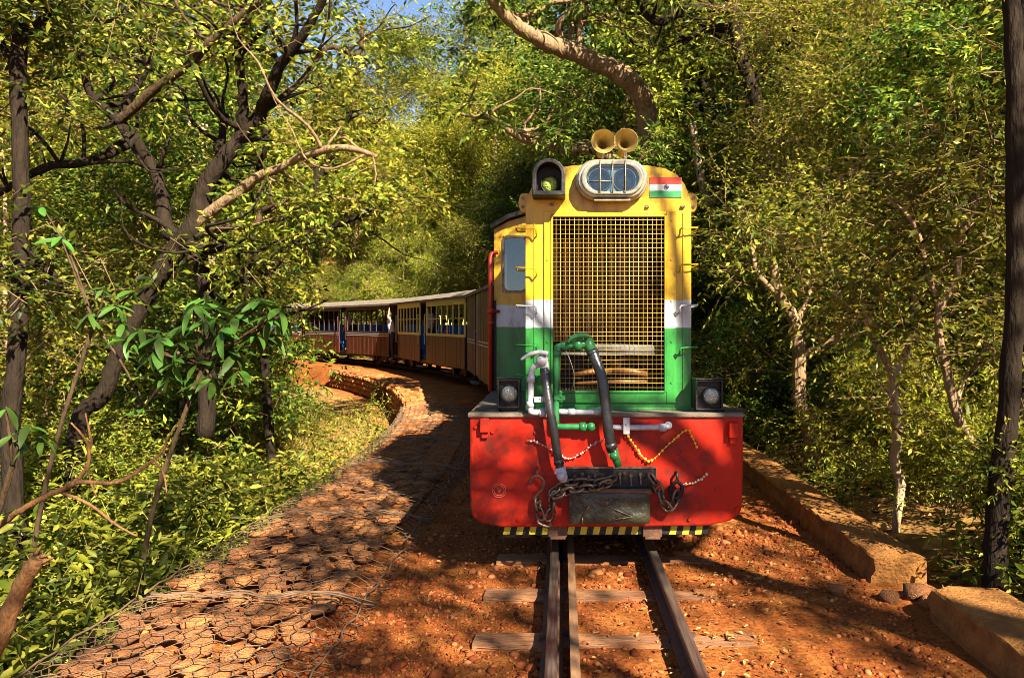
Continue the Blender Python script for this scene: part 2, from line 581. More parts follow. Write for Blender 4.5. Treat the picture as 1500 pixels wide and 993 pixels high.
def make_ground():
    def axis(lo, hi, mid, n, p):
        t = np.linspace(-1, 1, n)
        a = np.sign(t) * np.abs(t) ** p
        return np.where(a < 0, mid + a * (mid - lo), mid + a * (hi - mid))
    def grow_axis(lo, hi, a0, b0, st):
        mid = np.arange(a0, b0 + st / 2, st)
        up, dn, d = [mid[-1]], [mid[0]], st
        while up[-1] < hi:
            d *= 1.13
            up.append(up[-1] + d)
        d = st
        while dn[-1] > lo:
            d *= 1.13
            dn.append(dn[-1] - d)
        return np.concatenate([dn[:0:-1], mid, up[1:]])
    xs = grow_axis(-400, 400, -15, 6, .11)
    ys = grow_axis(-300, 500, 2, 30, .11)
    X, Y = np.meshgrid(xs, ys, indexing='ij')
    Z = ter(X, Y)
    Z = np.clip(Z, -3, 26)
    nx, ny = len(xs), len(ys)
    co = np.stack([X, Y, Z], -1).reshape(-1, 3)
    idx = np.arange(nx * ny).reshape(nx, ny)
    q = np.stack([idx[:-1, :-1], idx[1:, :-1], idx[1:, 1:], idx[:-1, 1:]], -1).reshape(-1, 4)
    me = np_mesh('ground', co, q)
    me.polygons.foreach_set('use_smooth', np.ones(len(q), bool))
    s = off(X, Y)
    forest = np.clip((np.abs(s + 0.4) - 2.3) / 0.6, 0, 1)
    a = me.attributes.new('forest', 'FLOAT', 'POINT')
    a.data.foreach_set('value', forest.reshape(-1).astype(np.float32))
    m = bpy.data.materials.new('laterite_soil')
    m.use_nodes = True
    N, L = m.node_tree.nodes, m.node_tree.links
    b = N['Principled BSDF']
    b.inputs['Roughness'].default_value = 0.95
    b.inputs['Specular IOR Level'].default_value = 0.15
    tc = N.new('ShaderNodeTexCoord')

    def noise(sc_, det=10, rg=0.7):
        n = N.new('ShaderNodeTexNoise')
        n.inputs['Scale'].default_value = sc_
        n.inputs['Detail'].default_value = det
        n.inputs['Roughness'].default_value = rg
        L.new(tc.outputs['Object'], n.inputs['Vector'])
        return n

    def ramp(src, stops):
        c = N.new('ShaderNodeValToRGB')
        while len(c.color_ramp.elements) < len(stops):
            c.color_ramp.elements.new(0.5)
        for e, (p, col) in zip(c.color_ramp.elements, stops):
            e.position = p
            e.color = (*col, 1)
        L.new(src, c.inputs[0])
        return c
    r1 = ramp(noise(2.2).outputs[0], [(0.3, (0.15, 0.036, 0.008)), (0.5, (0.28, 0.08, 0.014)), (0.7, (0.38, 0.15, 0.032))])
    r1b = ramp(noise(38, 6).outputs[0], [(0.36, (0.32, 0.27, 0.24)), (0.58, (1, 1, 1))])
    mu = N.new('ShaderNodeMix')
    mu.data_type = 'RGBA'
    mu.blend_type = 'MULTIPLY'
    mu.inputs[0].default_value = 0.9
    L.new(r1.outputs[0], mu.inputs[6])
    L.new(r1b.outputs[0], mu.inputs[7])
    r2 = ramp(noise(3.5).outputs[0], [(0.3, (0.07, 0.045, 0.018)), (0.5, (0.20, 0.10, 0.03)), (0.62, (0.30, 0.19, 0.045)), (0.75, (0.12, 0.12, 0.02))])
    at = N.new('ShaderNodeAttribute')
    at.attribute_name = 'forest'
    mx = N.new('ShaderNodeMix')
    mx.data_type = 'RGBA'
    L.new(at.outputs['Fac'], mx.inputs[0])
    L.new(mu.outputs[2], mx.inputs[6])
    L.new(r2.outputs[0], mx.inputs[7])
    L.new(mx.outputs[2], b.inputs['Base Color'])
    bp = N.new('ShaderNodeBump')
    bp.inputs['Strength'].default_value = 0.9
    bp.inputs['Distance'].default_value = 0.03
    L.new(noise(26, 10, 0.75).outputs[0], bp.inputs['Height'])
    L.new(bp.outputs[0], b.inputs['Normal'])
    me.materials.append(m)
    o = link('ground', me)
    o['kind'] = 'structure'
    return o


def np_mesh(name, co, faces):
    """faces: (n, k) int array, all of k corners"""
    me = bpy.data.meshes.new(name)
    k = faces.shape[1]
    me.vertices.add(len(co))
    me.vertices.foreach_set('co', np.ascontiguousarray(co, np.float32).reshape(-1))
    me.loops.add(faces.size)
    me.loops.foreach_set('vertex_index', np.ascontiguousarray(faces, np.int32).reshape(-1))
    me.polygons.add(len(faces))
    me.polygons.foreach_set('loop_start', np.arange(0, faces.size, k, dtype=np.int32))
    me.update(calc_edges=True)
    return me


make_ground()


# ---------------------------------------------------------------- foliage generators
def norm(a):
    return a / np.maximum(np.linalg.norm(a, axis=-1, keepdims=True), 1e-9)


def leaf_mesh(name, c, ax, nr, ln, wd, m, fine=False):
    """one folded, pointed leaf per row"""
    n = len(c)
    ax = norm(ax)
    sd = norm(np.cross(ax, nr))
    up = np.cross(sd, ax)
    ln, wd = ln[:, None], wd[:, None]
    if fine:
        b = c
        l1 = c + ax * ln * 0.30 - sd * wd * 0.46 + up * wd * 0.16
        l2 = c + ax * ln * 0.68 - sd * wd * 0.40 + up * wd * 0.12
        r1 = c + ax * ln * 0.30 + sd * wd * 0.46 + up * wd * 0.16
        r2 = c + ax * ln * 0.68 + sd * wd * 0.40 + up * wd * 0.12
        t = c + ax * ln - up * ln * 0.10
        co = np.stack([b, r1, r2, t, l2, l1], 1).reshape(-1, 3)
        base = (np.arange(n) * 6)[:, None]
        tri = np.concatenate([base + np.array([[0, 1, 2, 3]]), base + np.array([[0, 3, 4, 5]])], 0)
        me = np_mesh(name, co, tri)
        me.polygons.foreach_set('use_smooth', np.ones(len(tri), bool))
    else:
        l1 = c + ax * ln * 0.42 - sd * wd * 0.5 + up * wd * 0.18
        r1 = c + ax * ln * 0.42 + sd * wd * 0.5 + up * wd * 0.18
        t = c + ax * ln
        co = np.stack([c, r1, t, l1], 1).reshape(-1, 3)
        base = (np.arange(n) * 4)[:, None]
        tri = np.concatenate([base + np.array([[0, 1, 2]]), base + np.array([[0, 2, 3]])], 0)
        me = np_mesh(name, co, tri)
    me.materials.append(m)
    return me


def sprays(o, d, nleaf, twig, leaf, g, droop=0.25, wr=0.40):
    """leaves set alternately along short twigs; o, d: (K,3)"""
    K = len(o)
    d = norm(d)
    up = np.array([0, 0, 1.0])
    side = norm(np.cross(d, up + 0.25 * g.normal(size=(K, 3))))
    L = twig * g.uniform(0.6, 1.3, K)
    u = (np.arange(nleaf) + 0.6) / nleaf
    sg = np.where(np.arange(nleaf) % 2 == 0, 1.0, -1.0)
    c = o[:, None] + d[:, None] * (L[:, None] * u[None])[..., None]
    c[..., 2] -= droop * (L[:, None] * u[None] ** 2) * 0.5
    ax = d[:, None] * (0.35 + 0.5 * u)[None, :, None] + side[:, None] * (sg * (1.0 - 0.5 * u))[None, :, None]
    ax = ax + 0.28 * g.normal(size=ax.shape)
    ax[..., 2] -= droop
    nr = up[None, None] + 0.75 * g.normal(size=ax.shape)
    ln = leaf * g.uniform(0.65, 1.25, (K, nleaf))
    c, ax, nr, ln = c.reshape(-1, 3), ax.reshape(-1, 3), nr.reshape(-1, 3), ln.reshape(-1)
    TW.append((o, d, L))
    return c, ax, nr, ln, ln * wr


TW = []


def twig_mesh(r=.0035, every=1):
    """a thin woody twig under every spray made since the list was last emptied"""
    o = np.concatenate([t[0] for t in TW])[::every]
    d = np.concatenate([t[1] for t in TW])[::every]
    L = np.concatenate([t[2] for t in TW])[::every]
    TW.clear()
    n = len(o)
    a = o - d * (L * .5)[:, None]
    b = o + d * (L * .9)[:, None]
    b[:, 2] -= .10 * L
    u = norm(np.cross(d, np.array([.3, .2, 1.0])))
    w = np.cross(d, u)
    ring = [u, -.5 * u + .866 * w, -.5 * u - .866 * w]
    co = np.stack([a + ring[0] * r * 1.6, a + ring[1] * r * 1.6, a + ring[2] * r * 1.6, b + ring[0] * r * .5, b + ring[1] * r * .5, b + ring[2] * r * .5], 1).reshape(-1, 3)
    base = (np.arange(n) * 6)[:, None]
    q = np.concatenate([base + np.array([[0, 1, 4, 3]]), base + np.array([[1, 2, 5, 4]]), base + np.array([[2, 0, 3, 5]])])
    return np_mesh('twigs', co, q)


def add_twigs(t, m, r=.0035, every=1):
    me = twig_mesh(r, every)
    me.materials.append(m)
    o = link('twigs', me)
    o.parent = t
    o.location = -Vector(t.location)
    o['kind'] = 'stuff'


def clump_sprays(cl, per, nleaf, twig, leaf, g, flat=0.7, droop=0.25):
    """cl: (K,4) clump centres and radii"""
    cl = np.asarray(cl, float)
    K = len(cl)
    v = norm(g.normal(size=(K, per, 3))) * (g.uniform(0, 1, (K, per, 1)) ** 0.45)
    v[..., 2] *= flat
    o = cl[:, None, :3] + v * cl[:, None, 3:4]
    d = v + 0.45 * g.normal(size=v.shape)
    d[..., 2] += 0.05
    return sprays(o.reshape(-1, 3), d.reshape(-1, 3), nleaf, twig, leaf, g, droop)


def grow(H, r0, nl, ns, spread, g, start=0.3, lean=0.1, up=0.5, tips_extra=1):
    """a procedural trunk with limbs; returns MB of wood and the tip points"""
    mb = MB()
    tips = []
    ph = g.uniform(0, 6.28, 4)
    tp = []
    n = 9
    for i in range(n + 1):
        t = i / n
        tp.append((Vector((lean * H * t * math.cos(ph[0]) + 0.035 * H * math.sin(5 * t + ph[1]) * t,
                           lean * H * t * math.sin(ph[0]) + 0.035 * H * math.sin(4 * t + ph[2]) * t, H * t - 0.15 * (i == 0))),
                   r0 * (1 - 0.8 * t) * (1.35 if i == 0 else 1)))
    p, r = smooth_pts(tp, 2, 0.10)
    mb.tube(p, r, 9)
    tips.append(p[-1])
    for k in range(nl):
        t = start + (0.97 - start) * (k + g.uniform(0, .9)) / nl
        i = min(int(t * n), n - 1)
        f = t * n - i
        b0 = tp[i][0].lerp(tp[i + 1][0], f)
        br = (tp[i][1] * (1 - f) + tp[i + 1][1] * f) * 0.55
        a = ph[3] + k * 2.4 + g.uniform(-.4, .4)
        Ln = spread * (1.15 - 0.6 * t) * g.uniform(0.75, 1.2)
        dv = Vector((math.cos(a), math.sin(a), up * g.uniform(0.5, 1.5))).normalized()
        q = [(b0, br)]
        cur = b0
        for j in range(1, 4):
            dv = (dv + Vector((g.normal() * .22, g.normal() * .22, 0.06 + g.normal() * .16))).normalized()
            cur = cur + dv * Ln / 3
            q.append((cur, br * (1 - 0.27 * j)))
        pp, rr = smooth_pts(q, 3, 0.08)
        mb.tube(pp, rr, 6)
        tips.append(cur)
        for j in range(ns):
            m = g.integers(1, 4)
            st = q[m][0]
            d2 = (dv + Vector((g.normal() * .8, g.normal() * .8, g.normal() * .45 + .1))).normalized()
            e1 = st + d2 * Ln * 0.28
            d2 = (d2 + Vector((g.normal() * .3, g.normal() * .3, g.normal() * .3))).normalized()
            e2 = e1 + d2 * Ln * 0.24
            mb.tube([st, e1, e2], [q[m][1] * 0.6 + .004, q[m][1] * 0.35 + .004, .006], 5)
            tips.append(e1)
            tips.append(e2)
    return mb, tips


def make_tree(name, label, cat, g, H, r0, nl, ns, spread, per, nleaf, leaf, bark, lm, group, cr=0.75, **k):
    mb, tips = grow(H, r0, nl, ns, spread, g, **k)
    TW.clear()
    t = thing(name, label, cat, (0, 0, 0), group)
    part('trunk', mb, bark, t)
    cl = np.array([[*p, cr * g.uniform(0.7, 1.25)] for p in tips])
    o = link('crown', leaf_mesh('crown', *clump_sprays(cl, per, nleaf, 0.42 * cr / 0.6, leaf, g), lm, fine=False), t)
    o['kind'] = 'stuff'
    add_twigs(t, M['twig'], .0035 if H > 3 else .0025, 4 if H > 8 else 3)
    return t


def place(root, x, y, rz, sc_, z=None):
    root.location = (x, y, tz(x, y) - 0.05 if z is None else z)
    root.rotation_euler = (0, 0, rz)
    root.scale = (sc_,) * 3


# ---------------------------------------------------------------- track
def arc_pt(s, lateral=0.0):
    """s: metres along the centre line from y = Y0; lateral > 0 to the right (outer side)"""
    if s <= 0:
        return Vector((lateral, Y0 + s, 0))
    a = s / RAD
    return Vector((-RAD + (RAD + lateral) * math.cos(a), Y0 + (RAD + lateral) * math.sin(a), 0))


def rail(name, lateral, label, prof, m, s0=-12, s1=46, mtop=None):
    ss = [s0, -8, -6, -4, -2] + list(np.arange(0, s1, 1.2))
    mb = MB()
    n = len(prof)
    vs, fs = [], []
    for s in ss:
        for (u, z) in prof:
            p = arc_pt(s, lateral + u)
            vs.append((p.x, p.y, z))
    for i in range(len(ss) - 1):
        for k in range(n):
            k2 = (k + 1) % n
            fs.append((i * n + k, i * n + k2, (i + 1) * n + k2, (i + 1) * n + k))
    fs += [tuple(range(n)), tuple(range((len(ss) - 1) * n, len(ss) * n))]
    mb.add(vs, fs)
    me = mb.mesh(name, m)
    if mtop:
        me.materials.append(mtop)
        for pl in me.polygons:
            if pl.normal.z > 0.7 and pl.center.z > 0.11:
                pl.material_index = 1
    o = link(name, me)
    tag(o, label, 'rail')
    return o


RP = [(-.055, .026), (.055, .026), (.055, .036), (.012, .050), (.010, .095), (.027, .105), (.027, .126), (.022, .131),
      (-.022, .131), (-.027, .126), (-.027, .105), (-.010, .095), (-.012, .050), (-.055, .036)]
rail('rail', -.332, 'dark running rail on the left of the track, beside the brown check rail', RP, M['railside'], mtop=M['railtop'])
rail('rail', .332, 'running rail on the right of the track, with the lone bright rounded head', RP, M['railside'], mtop=M['railtop'])
rail('check_rail', -.222, 'flat brown check rail just inside the left running rail',
     [(-.019, .026), (.019, .026), (.022, .116), (-.022, .116)], M['checkrail'], s1=2)

# sleepers
slp = MB()
vs = []
nx = 9
for i in range(nx):
    x = -0.74 + 1.48 * i / (nx - 1)
    for (y, z) in ((-.10, -.09), (-.085, .016), (-.06, .024), (.06, .024), (.085, .016), (.10, -.09)):
        vs.append((x + rnd.uniform(-.012, .012) * (i in (0, nx - 1)), y * (1 + rnd.uniform(-.10, .10)), z + rnd.uniform(-.004, .004)))
fs = []
for i in range(nx - 1):
    for k in range(6):
        k2 = (k + 1) % 6
        fs.append((i * 6 + k, i * 6 + k2, (i + 1) * 6 + k2, (i + 1) * 6 + k))
fs += [tuple(range(6)), tuple(range((nx - 1) * 6, nx * 6))]
slp.add(vs, fs)
slm = slp.mesh('sleeper', M['sleeper'])
names = {0: 'timber sleeper cut by the bottom edge, nearest under the rails', 1: 'broad timber sleeper, second from the bottom edge, sunlit left end',
         2: 'timber sleeper midway between the camera and the locomotive', 3: 'timber sleeper in the shade just in front of the locomotive',
         4: 'shaded timber sleeper under the striped guard bar'}
spm = MB()
spm.box(-.016, .010, -.010, .010, -.03, .016)
spm.box(-.026, .014, -.013, .013, .0162, .026)
SPIKE = spm.mesh('spike', M['railside'])
for i in range(5):
    Y = 3.31 + 0.69 * i
    o = link('sleeper', slm)
    o.location = (rnd.uniform(-.015, .015), Y, rnd.uniform(-.012, -.002))
    o.rotation_euler = (0, .020, rnd.uniform(-.02, .02))
    tag(o, names[i], 'sleeper', 'sleepers under the track')
    for sx in (-1, 1):
        for k in (-1, 1):
            sp = bpy.data.objects.new('spike', SPIKE)
            COL.objects.link(sp)
            sp.parent = o
            sp.location = (sx * .332 + k * .066, k * .035, .024)
            sp.rotation_euler = (0, 0, 0 if k > 0 else math.pi)

# ---------------------------------------------------------------- gravel and litter
def scatter_pebbles():
    m = leaf_mat('laterite_gravel', [(0.09, 0.024, 0.008), (0.18, 0.05, 0.013), (0.28, 0.085, 0.02), (0.34, 0.15, 0.05)], trans=0.0, rough=0.9, spec=.1)
    t = (1 + 5 ** .5) / 2
    ico = np.array([[-1, t, 0], [1, t, 0], [-1, -t, 0], [1, -t, 0], [0, -1, t], [0, 1, t], [0, -1, -t], [0, 1, -t], [t, 0, -1], [t, 0, 1], [-t, 0, -1], [-t, 0, 1]]) / 1.9
    fco = np.array([[0, 11, 5], [0, 5, 1], [0, 1, 7], [0, 7, 10], [0, 10, 11], [1, 5, 9], [5, 11, 4], [11, 10, 2], [10, 7, 6], [7, 1, 8],
                    [3, 9, 4], [3, 4, 2], [3, 2, 6], [3, 6, 8], [3, 8, 9], [4, 9, 5], [2, 4, 11], [6, 2, 10], [8, 6, 7], [9, 8, 1]])
    octa = np.array([[1, 0, 0], [0, 1, 0], [-1, 0, 0], [0, -1, 0], [0, 0, 1], [0, 0, -1.]])
    foc = np.array([[0, 1, 4], [1, 2, 4], [2, 3, 4], [3, 0, 4], [1, 0, 5], [2, 1, 5], [3, 2, 5], [0, 3, 5]])
    cos, fs, base = [], [], 0
    for n, k, r0, shp, fc in ((7000, .0042, .008, ico, fco), (52000, .0022, .004, octa, foc)):
        y = 2.6 + (rng.uniform(0, 1, n) ** 1.9) * 14
        s = rng.uniform(-1.75, 1.68, n)
        a = np.clip(y - Y0, 0, None) / RAD
        x = np.where(y <= Y0, s, -RAD + (RAD + s) * np.cos(a))
        yy = np.where(y <= Y0, y, Y0 + (RAD + s) * np.sin(a))
        keep = (vnoise(x, yy, 1.6, 3) + .5 * vnoise(x, yy, 5.0, 1) + rng.uniform(-.9, .9, n)) > -0.15
        onrail = (np.abs(np.abs(s) - .332) < .05) | (np.abs(s + .222) < .04)
        x, yy = x[keep & ~onrail], yy[keep & ~onrail]
        n = len(x)
        r = rng.gamma(2.0, k, n) + r0
        z = ter(x, yy) + r * 0.2
        nv = len(shp)
        sc3 = rng.uniform(0.6, 1.35, (n, 1, 3))
        sc3[..., 2] *= 0.7
        v = shp[None] * (1 + rng.uniform(-.28, .28, (n, nv, 1))) * sc3 * r[:, None, None]
        ang = rng.uniform(0, 6.28, n)
        ca, sa = np.cos(ang)[:, None], np.sin(ang)[:, None]
        v = np.stack([v[..., 0] * ca - v[..., 1] * sa, v[..., 0] * sa + v[..., 1] * ca, v[..., 2]], -1)
        v += np.stack([x, yy, z], -1)[:, None]
        f = (np.arange(n) * nv)[:, None, None] + fc[None] + base
        base += n * nv
        cos.append(v.reshape(-1, 3))
        fs.append(f.reshape(-1, 3))
    me = np_mesh('gravel', np.concatenate(cos), np.concatenate(fs))
    me.materials.append(m)
    o = link('gravel', me)
    tag(o, 'reddish brown gravel and crumbs of laterite spread along the track bed', 'gravel', kind='stuff')


scatter_pebbles()


def scatter_litter():
    n = 5200
    y = 2.6 + rng.uniform(0, 1, n) ** 1.5 * 9
    s = np.where(rng.uniform(0, 1, n) < .65, rng.uniform(.2, 1.5, n), rng.uniform(-2.6, .4, n))
    x = s
    keep = (np.abs(np.abs(s) - .332) > .06) & (y < 8.2) & (vnoise(x, y, 2.6, 6) + .5 * vnoise(x, y, 7.0, 2) + rng.uniform(-.5, .5, n) > .05)
    x, y = x[keep], y[keep]
    n2 = 9000
    # forest floor litter on both banks
    y2 = rng.uniform(3, 26, n2)
    s2 = np.where(rng.uniform(0, 1, n2) < .7, rng.uniform(2.05, 9, n2), rng.uniform(-9, -3.0, n2))
    a = np.clip(y2 - Y0, 0, None) / RAD
    x2 = np.where(y2 <= Y0, s2, -RAD + (RAD + s2) * np.cos(a))
    y2 = np.where(y2 <= Y0, y2, Y0 + (RAD + s2) * np.sin(a))
    sz = np.concatenate([rng.uniform(.012, .042, len(x)), rng.uniform(.05, .12, n2)])
    x, y = np.concatenate([x, x2]), np.concatenate([y, y2])
    n = len(x)
    c = np.stack([x, y, ter(x, y) + .02], -1)
    ax = np.stack([rng.normal(size=n), rng.normal(size=n), rng.normal(size=n) * .25], -1)
    nr = np.stack([rng.normal(size=n) * .35, rng.normal(size=n) * .35, np.ones(n)], -1)
    me = leaf_mesh('leaf_litter', c, ax, nr, sz, sz * .5, M['litter'], fine=True)
    o = link('leaf_litter', me)
    tag(o, 'dry tan and brown leaves lying over the track bed and the forest floor', 'leaf litter', kind='stuff')


scatter_litter()

# ---------------------------------------------------------------- gabion wall on the left
def ico_stone(seed):
    g = np.random.default_rng(seed)
    bm = bmesh.new()
    bmesh.ops.create_icosphere(bm, subdivisions=1, radius=1.0)
    for v in bm.verts:
        k = 1 + g.uniform(-.28, .24)
        v.co = Vector((np.sign(v.co.x) * abs(v.co.x) ** .6, np.sign(v.co.y) * abs(v.co.y) ** .6, np.sign(v.co.z) * abs(v.co.z) ** .55)) * k
    me = bpy.data.meshes.new('stone')
    bm.to_mesh(me)
    bm.free()
    me.polygons.foreach_set('use_smooth', [True] * len(me.polygons))
    me.materials.append(M['stone'])
    return me


STONES = [ico_stone(i) for i in range(7)]


def gab_pt(s, lat, z):
    p = arc_pt(s, lat)
    return Vector((p.x, p.y, z))


def gab_surf(u, v):
    """u: along (m), v: 0..2.1 across: right edge, top, left face"""
    bumpy = 0.022 * float(vnoise(u, v, 7.0, 3)) + 0.012 * float(vnoise(u, v, 17.0, 1))
    if v < 0.16:
        lat, z = -1.36 - 0.19 * v / .16, 0.008 + 0.05 * (v / 0.16) ** 1.3 + bumpy * .5
    elif v < 1.30:
        lat, z = -1.55 - (v - .16), 0.068 + bumpy + 0.018 * math.sin((v - .16) / 1.14 * math.pi)
    else:
        lat, z = -2.70 - 0.02 + bumpy * .4, 0.068 - (v - 1.30)
    return lat, z


def gabion(s0, s1, idx, label, mesh=True, single=True):
    mid = arc_pt((s0 + s1) / 2, -2.1)
    t = thing('gabion_basket', label, 'gabion', (mid.x, mid.y, 0), 'stone filled wire baskets along the track edge')
    L = s1 - s0
    # stones: top layer and left face
    spots = []
    st = 0.175
    nu = int(L / st)
    for i in range(nu):
        for j in range(6):
            u = s0 + (i + .5 + rnd.uniform(-.22, .22)) * L / nu
            v = 0.22 + (j + .5 + (0.5 if i % 2 else 0) * .7 - .2) * 1.06 / 6 + rnd.uniform(-.02, .02)
            lat, z = gab_surf(u, v)
            if idx >= 3 and (rnd.random() < .5 or lat > -1.95):
                continue
            spots.append((u, lat, z - (.037 if idx < 3 else .052) - rnd.uniform(0, .02 if idx > 1 else .006), 0))
        for j in range(4):
            spots.append((s0 + (i + rnd.uniform(.2, .8)) * L / nu, -2.60, -.06 - .15 * j, 1))
    big = MB()
    for (u, lat, z, side) in spots:
        p = gab_pt(u, lat, z)
        me = STONES[rnd.randrange(7)]
        scl = Vector((rnd.uniform(.065, .12), rnd.uniform(.06, .095), rnd.uniform(.024, .038)))
        if side:
            scl = Vector((rnd.uniform(.06, .09), rnd.uniform(.07, .10), rnd.uniform(.06, .08)))
        if single:
            o = bpy.data.objects.new('stone', me)
            COL.objects.link(o)
            o.parent = t
            o.location = p - t.location
            o.scale = scl
            o.rotation_euler = (rnd.uniform(-.2, .2), rnd.uniform(-.2, .2), rnd.uniform(0, 6.28))
        else:
            big.add([p + Vector((v.co.x * scl.x, v.co.y * scl.y, v.co.z * scl.z)) for v in me.vertices],
                    [tuple(f.vertices) for f in me.polygons], False)
    if not single:
        part('stones', big, M['stone'], t, stuff=True)
    # a filling of soil under the stones
    fill = MB()
    a, b, c, d = arc_pt(s0, -1.58), arc_pt(s1, -1.58), arc_pt(s1, -2.60), arc_pt(s0, -2.60)
    vs = [(q.x, q.y, z) for z in (-.75, -.01 if idx < 2 else .022) for q in (a, b, c, d)]
    fill.add(vs, [(0, 1, 2, 3), (4, 5, 6, 7), (0, 1, 5, 4), (1, 2, 6, 5), (2, 3, 7, 6), (3, 0, 4, 7)])
    part('soil_fill', fill, M['earth'], t)
    if mesh:
        wire = MB()
        h = 0.058                      # hexagon side
        w = h * math.sqrt(3)
        tot = 1.95

        def pt(u, v):
            v = min(max(v, 0), tot)
            u = min(max(u, 0), L) + s0
            lat, z = gab_surf(u, v)
            u += 0.012 * math.sin(v * 19 + u * 7)
            lat += 0.010 * math.sin(u * 23 + v * 5)
            return gab_pt(u, lat, z + .012)
        rows = int(tot / (1.5 * h)) + 1
        cols = int(L / w) + 1
        for r in range(rows):
            for c_ in range(cols):
                u = c_ * w + (w / 2 if r % 2 else 0)
                v = r * 1.5 * h
                # three edges of each cell
                e = [(u, v), (u + w / 2, v + h / 2), (u + w / 2, v + h * 1.5), (u + w, v)]
                for (p, q) in ((0, 1), (1, 2), (1, 3)):
                    A, B = pt(*e[p]), pt(*e[q])
                    if (A - B).length > .01:
                        wire.tube([A, B], .0032, 3, caps=False)
        part('wire_netting', wire, M['wire'], t, stuff=True)
        cord = MB()
        for uu in (0.0, L):
            pts = [pt(uu, v) + Vector((0, rnd.uniform(-.012, .012), rnd.uniform(0, .016))) for v in np.linspace(0, 1.6, 26)]
            cord.tube(pts, .0055, 5)
        pts = [pt(u, 1.30) + Vector((rnd.uniform(-.008, .008), 0, .008)) for u in np.linspace(0, L, 22)]
        cord.tube(pts, .0055, 5)
        pts = [pt(u, .06) + Vector((rnd.uniform(-.02, .02), 0, rnd.uniform(0, .02))) for u in np.linspace(0, L, 22)]
        cord.tube(pts, .006, 5)
        part('edge_wire', cord, M['wire'], t)
    return t


edges = [-5.6, -3.55, -1.62, 0.6, 2.8, 5.0, 7.2, 9.4, 11.6, 13.8, 16.0, 18.2, 20.4, 22.6]
glab = ['stone basket at the bottom edge, its hexagonal netting clearly seen', 'sunlit stone basket, second from the bottom edge, orange stones under netting',
        'shaded stone basket beyond the two sunlit ones', 'dark stone basket opposite the cab of the locomotive', 'stone basket beside the yellow grassy bank',
        'stone basket with pale sunlit corner where the wall bends', 'stone basket just past the bend, its wall face in shade']
for i in range(len(edges) - 1):
    lab = glab[i] if i < len(glab) else '%s stone basket past the bend of the curving wall, below the coaches' % ('third', 'fourth', 'fifth', 'sixth', 'seventh', 'eighth')[i - len(glab)]
    gabion(edges[i] + .02, edges[i + 1] - .02, i, lab, mesh=i < 6, single=i < 5)

# ---------------------------------------------------------------- parapet on the right
def parapet(y0, y1, x0, x1, h, label, seed):
    g = np.random.default_rng(seed)
    ny = max(6, int((y1 - y0) / .07))
    prof = [(x0 - .03, -.25), (x0 - .015, h * .25), (x0, h * .6), (x0 + .004, h - .012), (x0 + .014, h)] + \
           [(x0 + .03 + (x1 - x0 - .06) * k / 5, h + .004) for k in range(1, 5)] + [(x1 - .03, h - .006), (x1 - .01, h - .03), (x1, -.3)]
    n = len(prof)
    vs, fs = [], []
    ph = g.uniform(0, 6, 6)
    for i in range(ny + 1):
        y = y0 + (y1 - y0) * i / ny
        chip = max(0, math.sin(y * 5.1 + ph[0]) * math.sin(y * 2.3 + ph[1])) ** 3 * .035
        for k, (x, z) in enumerate(prof):
            e = 1.0 if k in (2, 3, 4) else .35
            xx = x + .006 * math.sin(y * 1.7 + ph[2]) + g.normal() * .0025 + chip * e * (k < 6)
            zz = z + .004 * math.sin(y * 2.1 + ph[3] + x * 3) + g.normal() * .0016 - chip * e * .6 * (2 < k < 6)
            vs.append((xx, y + g.normal() * .012 + (.03 * math.sin(k * 1.9 + ph[4]) if i in (0, ny) else 0), zz))
    for i in range(ny):
        for k in range(n - 1):
            fs.append((i * n + k, i * n + k + 1, (i + 1) * n + k + 1, (i + 1) * n + k))
    fs += [tuple(range(n)), tuple(range(ny * n, ny * n + n))]
    mb = MB()
    mb.add(vs, fs)
    o = link('parapet_wall', mb.mesh('parapet_wall', M['parapet']))
    tag(o, label, 'low wall', 'low masonry walls on the right of the track')


parapet(4.9, 13.5, 1.70, 2.06, .17, 'long low ochre parapet wall running back beside the locomotive', 3)
parapet(1.2, 4.32, 1.79, 2.22, .17, 'short ochre parapet block cut off by the right edge of the picture', 4)
rub = MB()
for (px, py, Y, r) in ((1345, 846, 4.65, .075), (1362, 866, 4.5, .05), (1300, 862, 4.6, .05), (1225, 855, 4.7, .045)):
    o = link('loose_stone', STONES[int(px) % 7])
    o.location = P(px, py, Y)
    o.location.z = .03
    o.scale = (r * 1.3, r, r * .8)
    o.rotation_euler = (0, .2, px)
    tag(o, {1345: 'largest loose stone in the gap between the two parapet walls', 1362: 'loose stone touching the short parapet block in the gap', 1300: 'loose stone just in front of the long parapet wall end', 1225: 'small loose stone left of the long parapet wall'}[px], 'stone', 'loose stones by the parapet')
for (px, py) in ((1035, 868), (1085, 935), (1000, 812)):
    o = link('half_buried_slab', STONES[int(px) % 7])
    Y = 1.66 * F / (py - VY)
    o.location = P(px, py, Y)
    o.location.z = .0
    o.scale = (.09, .06, .02)
    tag(o, {1035: 'flat slab half buried right of the rail, midway to the locomotive', 1085: 'flat stone half buried right of the track, nearest the camera',
            1000: 'flat stone in the shade right of the rail near the locomotive'}[px], 'stone')

# ---------------------------------------------------------------- locomotive
YB, YH, YC = 4.93, 5.14, 6.62
loco = thing('locomotive', 'yellow, white and green narrow gauge diesel locomotive with red front beam, facing the camera', 'locomotive', (0, YB, 0))


def xz(px, py, Y):
    p = P(px, py, Y)
    return (p.x, p.z)


def B(px, py, dy=0.0):
    """a point on the plane of the front beam, dy metres in front of it"""
    return P(px, py, YB - dy)


def H(px, py, dy=0.0):
    return P(px, py, YH - dy)


def mirror_outline(pts, n=5):
    return pts


